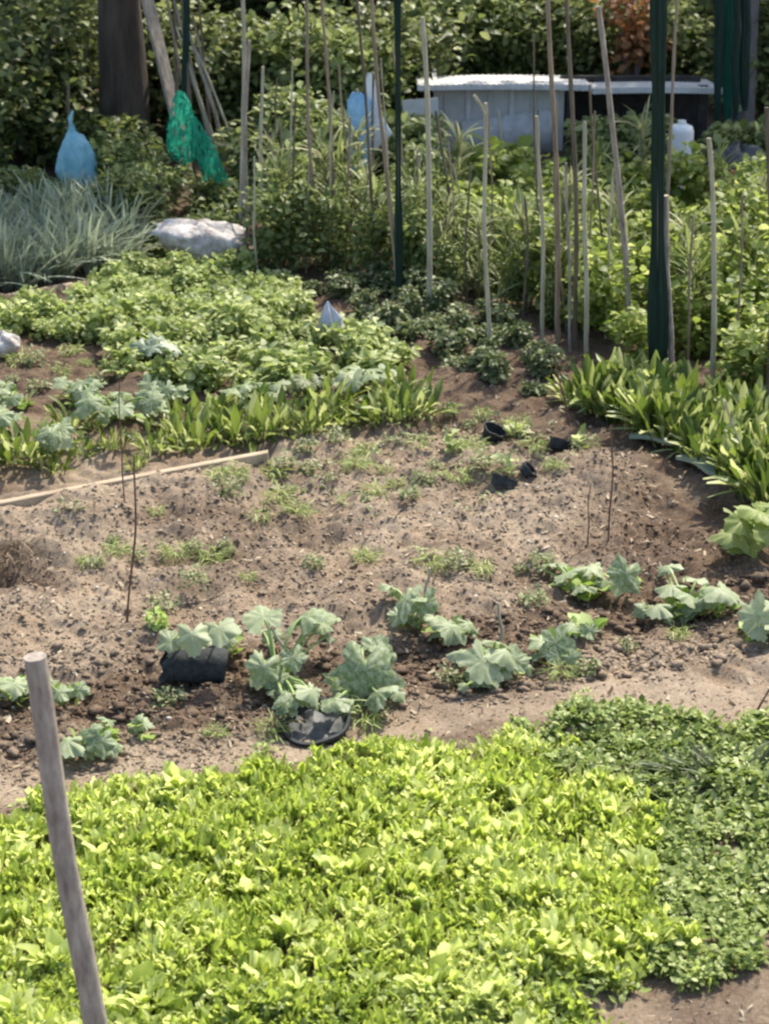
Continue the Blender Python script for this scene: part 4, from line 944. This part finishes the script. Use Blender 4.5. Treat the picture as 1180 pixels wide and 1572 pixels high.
# ------------------------------------------------------------------ SHRUBS, HEDGE AND TREES BEHIND
low = [(165, 368, .35, .42), (215, 355, .4, .62), (262, 374, .3, .24), (335, 360, .3, .24), (90, 345, .35, .34), (195, 318, .45, .62), (335, 325, .4, .25), (30, 335, .4, .42), (225, 335, .35, .5)]
lw = ['olive shrub at the right end of the leeks', 'olive shrub below the blue bag and green bundle', 'olive shrub just left of the white sack', 'small olive shrub directly behind the white sack', 'low olive shrub under the blue bag', 'taller olive shrub left of the green net bundle', 'olive shrub below the trailing green net', 'low olive shrub behind the leeks at the left edge', 'olive shrub right under the green net bundle']
for (px, py, rad, h), lb in zip(low, lw):
    bush('shrub', px, py, rad, h, M['shrub'], 'oval', 1500, (.03, .08), lb, 'shrub', 'olive shrubs behind the left bed', .5, 9)
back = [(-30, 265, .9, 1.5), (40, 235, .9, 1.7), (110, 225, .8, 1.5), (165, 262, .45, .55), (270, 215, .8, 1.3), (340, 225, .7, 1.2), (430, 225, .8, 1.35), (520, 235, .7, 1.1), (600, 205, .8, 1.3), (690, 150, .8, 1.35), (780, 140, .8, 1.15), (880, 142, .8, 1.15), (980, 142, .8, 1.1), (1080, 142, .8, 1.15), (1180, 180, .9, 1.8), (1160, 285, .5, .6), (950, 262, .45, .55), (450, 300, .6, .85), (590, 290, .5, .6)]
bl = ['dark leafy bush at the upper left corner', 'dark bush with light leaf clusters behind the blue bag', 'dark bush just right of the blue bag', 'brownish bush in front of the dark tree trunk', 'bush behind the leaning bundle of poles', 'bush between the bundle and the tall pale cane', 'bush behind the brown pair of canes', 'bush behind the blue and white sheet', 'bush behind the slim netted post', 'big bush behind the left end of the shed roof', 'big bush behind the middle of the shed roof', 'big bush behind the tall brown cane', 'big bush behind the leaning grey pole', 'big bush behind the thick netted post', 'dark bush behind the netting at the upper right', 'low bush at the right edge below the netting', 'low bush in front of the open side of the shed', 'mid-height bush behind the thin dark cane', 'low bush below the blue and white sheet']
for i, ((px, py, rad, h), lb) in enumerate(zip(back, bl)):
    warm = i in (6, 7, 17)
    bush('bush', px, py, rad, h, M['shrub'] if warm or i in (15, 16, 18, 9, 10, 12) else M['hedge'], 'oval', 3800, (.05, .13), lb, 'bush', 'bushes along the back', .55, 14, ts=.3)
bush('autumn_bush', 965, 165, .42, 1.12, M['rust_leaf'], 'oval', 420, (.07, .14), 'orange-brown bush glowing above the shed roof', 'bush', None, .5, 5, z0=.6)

def tree(px, Y, r, h, cr, crh, m, mb_, label, n=3200, leansx=0, tint=.5):
    x = P(px, 100, Y).x; root = empty('tree', (x, Y, .2)); tag(root, label, 'tree', 'trees behind the garden')
    t = MB(); pts = [Vector((leansx * u, .05 * math.sin(4 * u), h * u - .3 * (u == 0))) for u in np.linspace(0, 1, 12)]
    t.tube(pts, [r * (1.25 - .7 * u) for u in np.linspace(0, 1, 12)], 14, True, .12)
    tk = t.build('trunk', M[mb_], root)
    for k in range(7):
        a = k * .95 + random.random(); z0_ = h * random.uniform(.45, .9)
        l_ = MB(); l_.tube([(leansx * z0_ / h, 0, z0_), (cr * .4 * math.cos(a), cr * .4 * math.sin(a), z0_ + crh * .25), (cr * .8 * math.cos(a), cr * .8 * math.sin(a), z0_ + crh * .35)], [r * .35, r * .22, .015], 7)
        l_.build('limb', M[mb_], root)
    c = bush_mesh('crown', m, 'quad', n, cr, crh, (.10, .24), tint, .3, 22, root, .05); c.location = (leansx, 0, h - crh * .1)
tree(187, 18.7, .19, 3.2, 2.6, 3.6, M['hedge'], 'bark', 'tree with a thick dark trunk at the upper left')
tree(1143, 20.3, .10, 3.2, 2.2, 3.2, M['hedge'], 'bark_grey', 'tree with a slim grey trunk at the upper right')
tree(110, 22.6, .20, 3.2, 2.4, 3.4, M['hedge'], 'bark', 'tree added for shade behind the upper left bushes')  # added to keep the left background in shade
tree(470, 27.5, .2, 3.3, 2.6, 3.6, M['hedge'], 'bark', 'unseen tree added for shade behind the brown pair of canes')  # this and the next two: crowns out of view, added to shade the background
tree(740, 28.5, .2, 3.4, 2.7, 3.6, M['hedge'], 'bark', 'unseen tree added for shade behind the shed')
tree(960, 28, .2, 3.4, 2.6, 3.6, M['hedge'], 'bark', 'unseen tree added for shade behind the orange-brown bush')
tree(-250, 23, .2, 3.2, 2.6, 3.6, M['hedge'], 'bark', 'unseen tree added for shade outside the upper left corner')  # this and the next: out-of-view trees added to darken the background
tree(1400, 23, .2, 3.2, 2.6, 3.6, M['hedge'], 'bark', 'unseen tree added for shade outside the upper right corner')
# dense thicket further back
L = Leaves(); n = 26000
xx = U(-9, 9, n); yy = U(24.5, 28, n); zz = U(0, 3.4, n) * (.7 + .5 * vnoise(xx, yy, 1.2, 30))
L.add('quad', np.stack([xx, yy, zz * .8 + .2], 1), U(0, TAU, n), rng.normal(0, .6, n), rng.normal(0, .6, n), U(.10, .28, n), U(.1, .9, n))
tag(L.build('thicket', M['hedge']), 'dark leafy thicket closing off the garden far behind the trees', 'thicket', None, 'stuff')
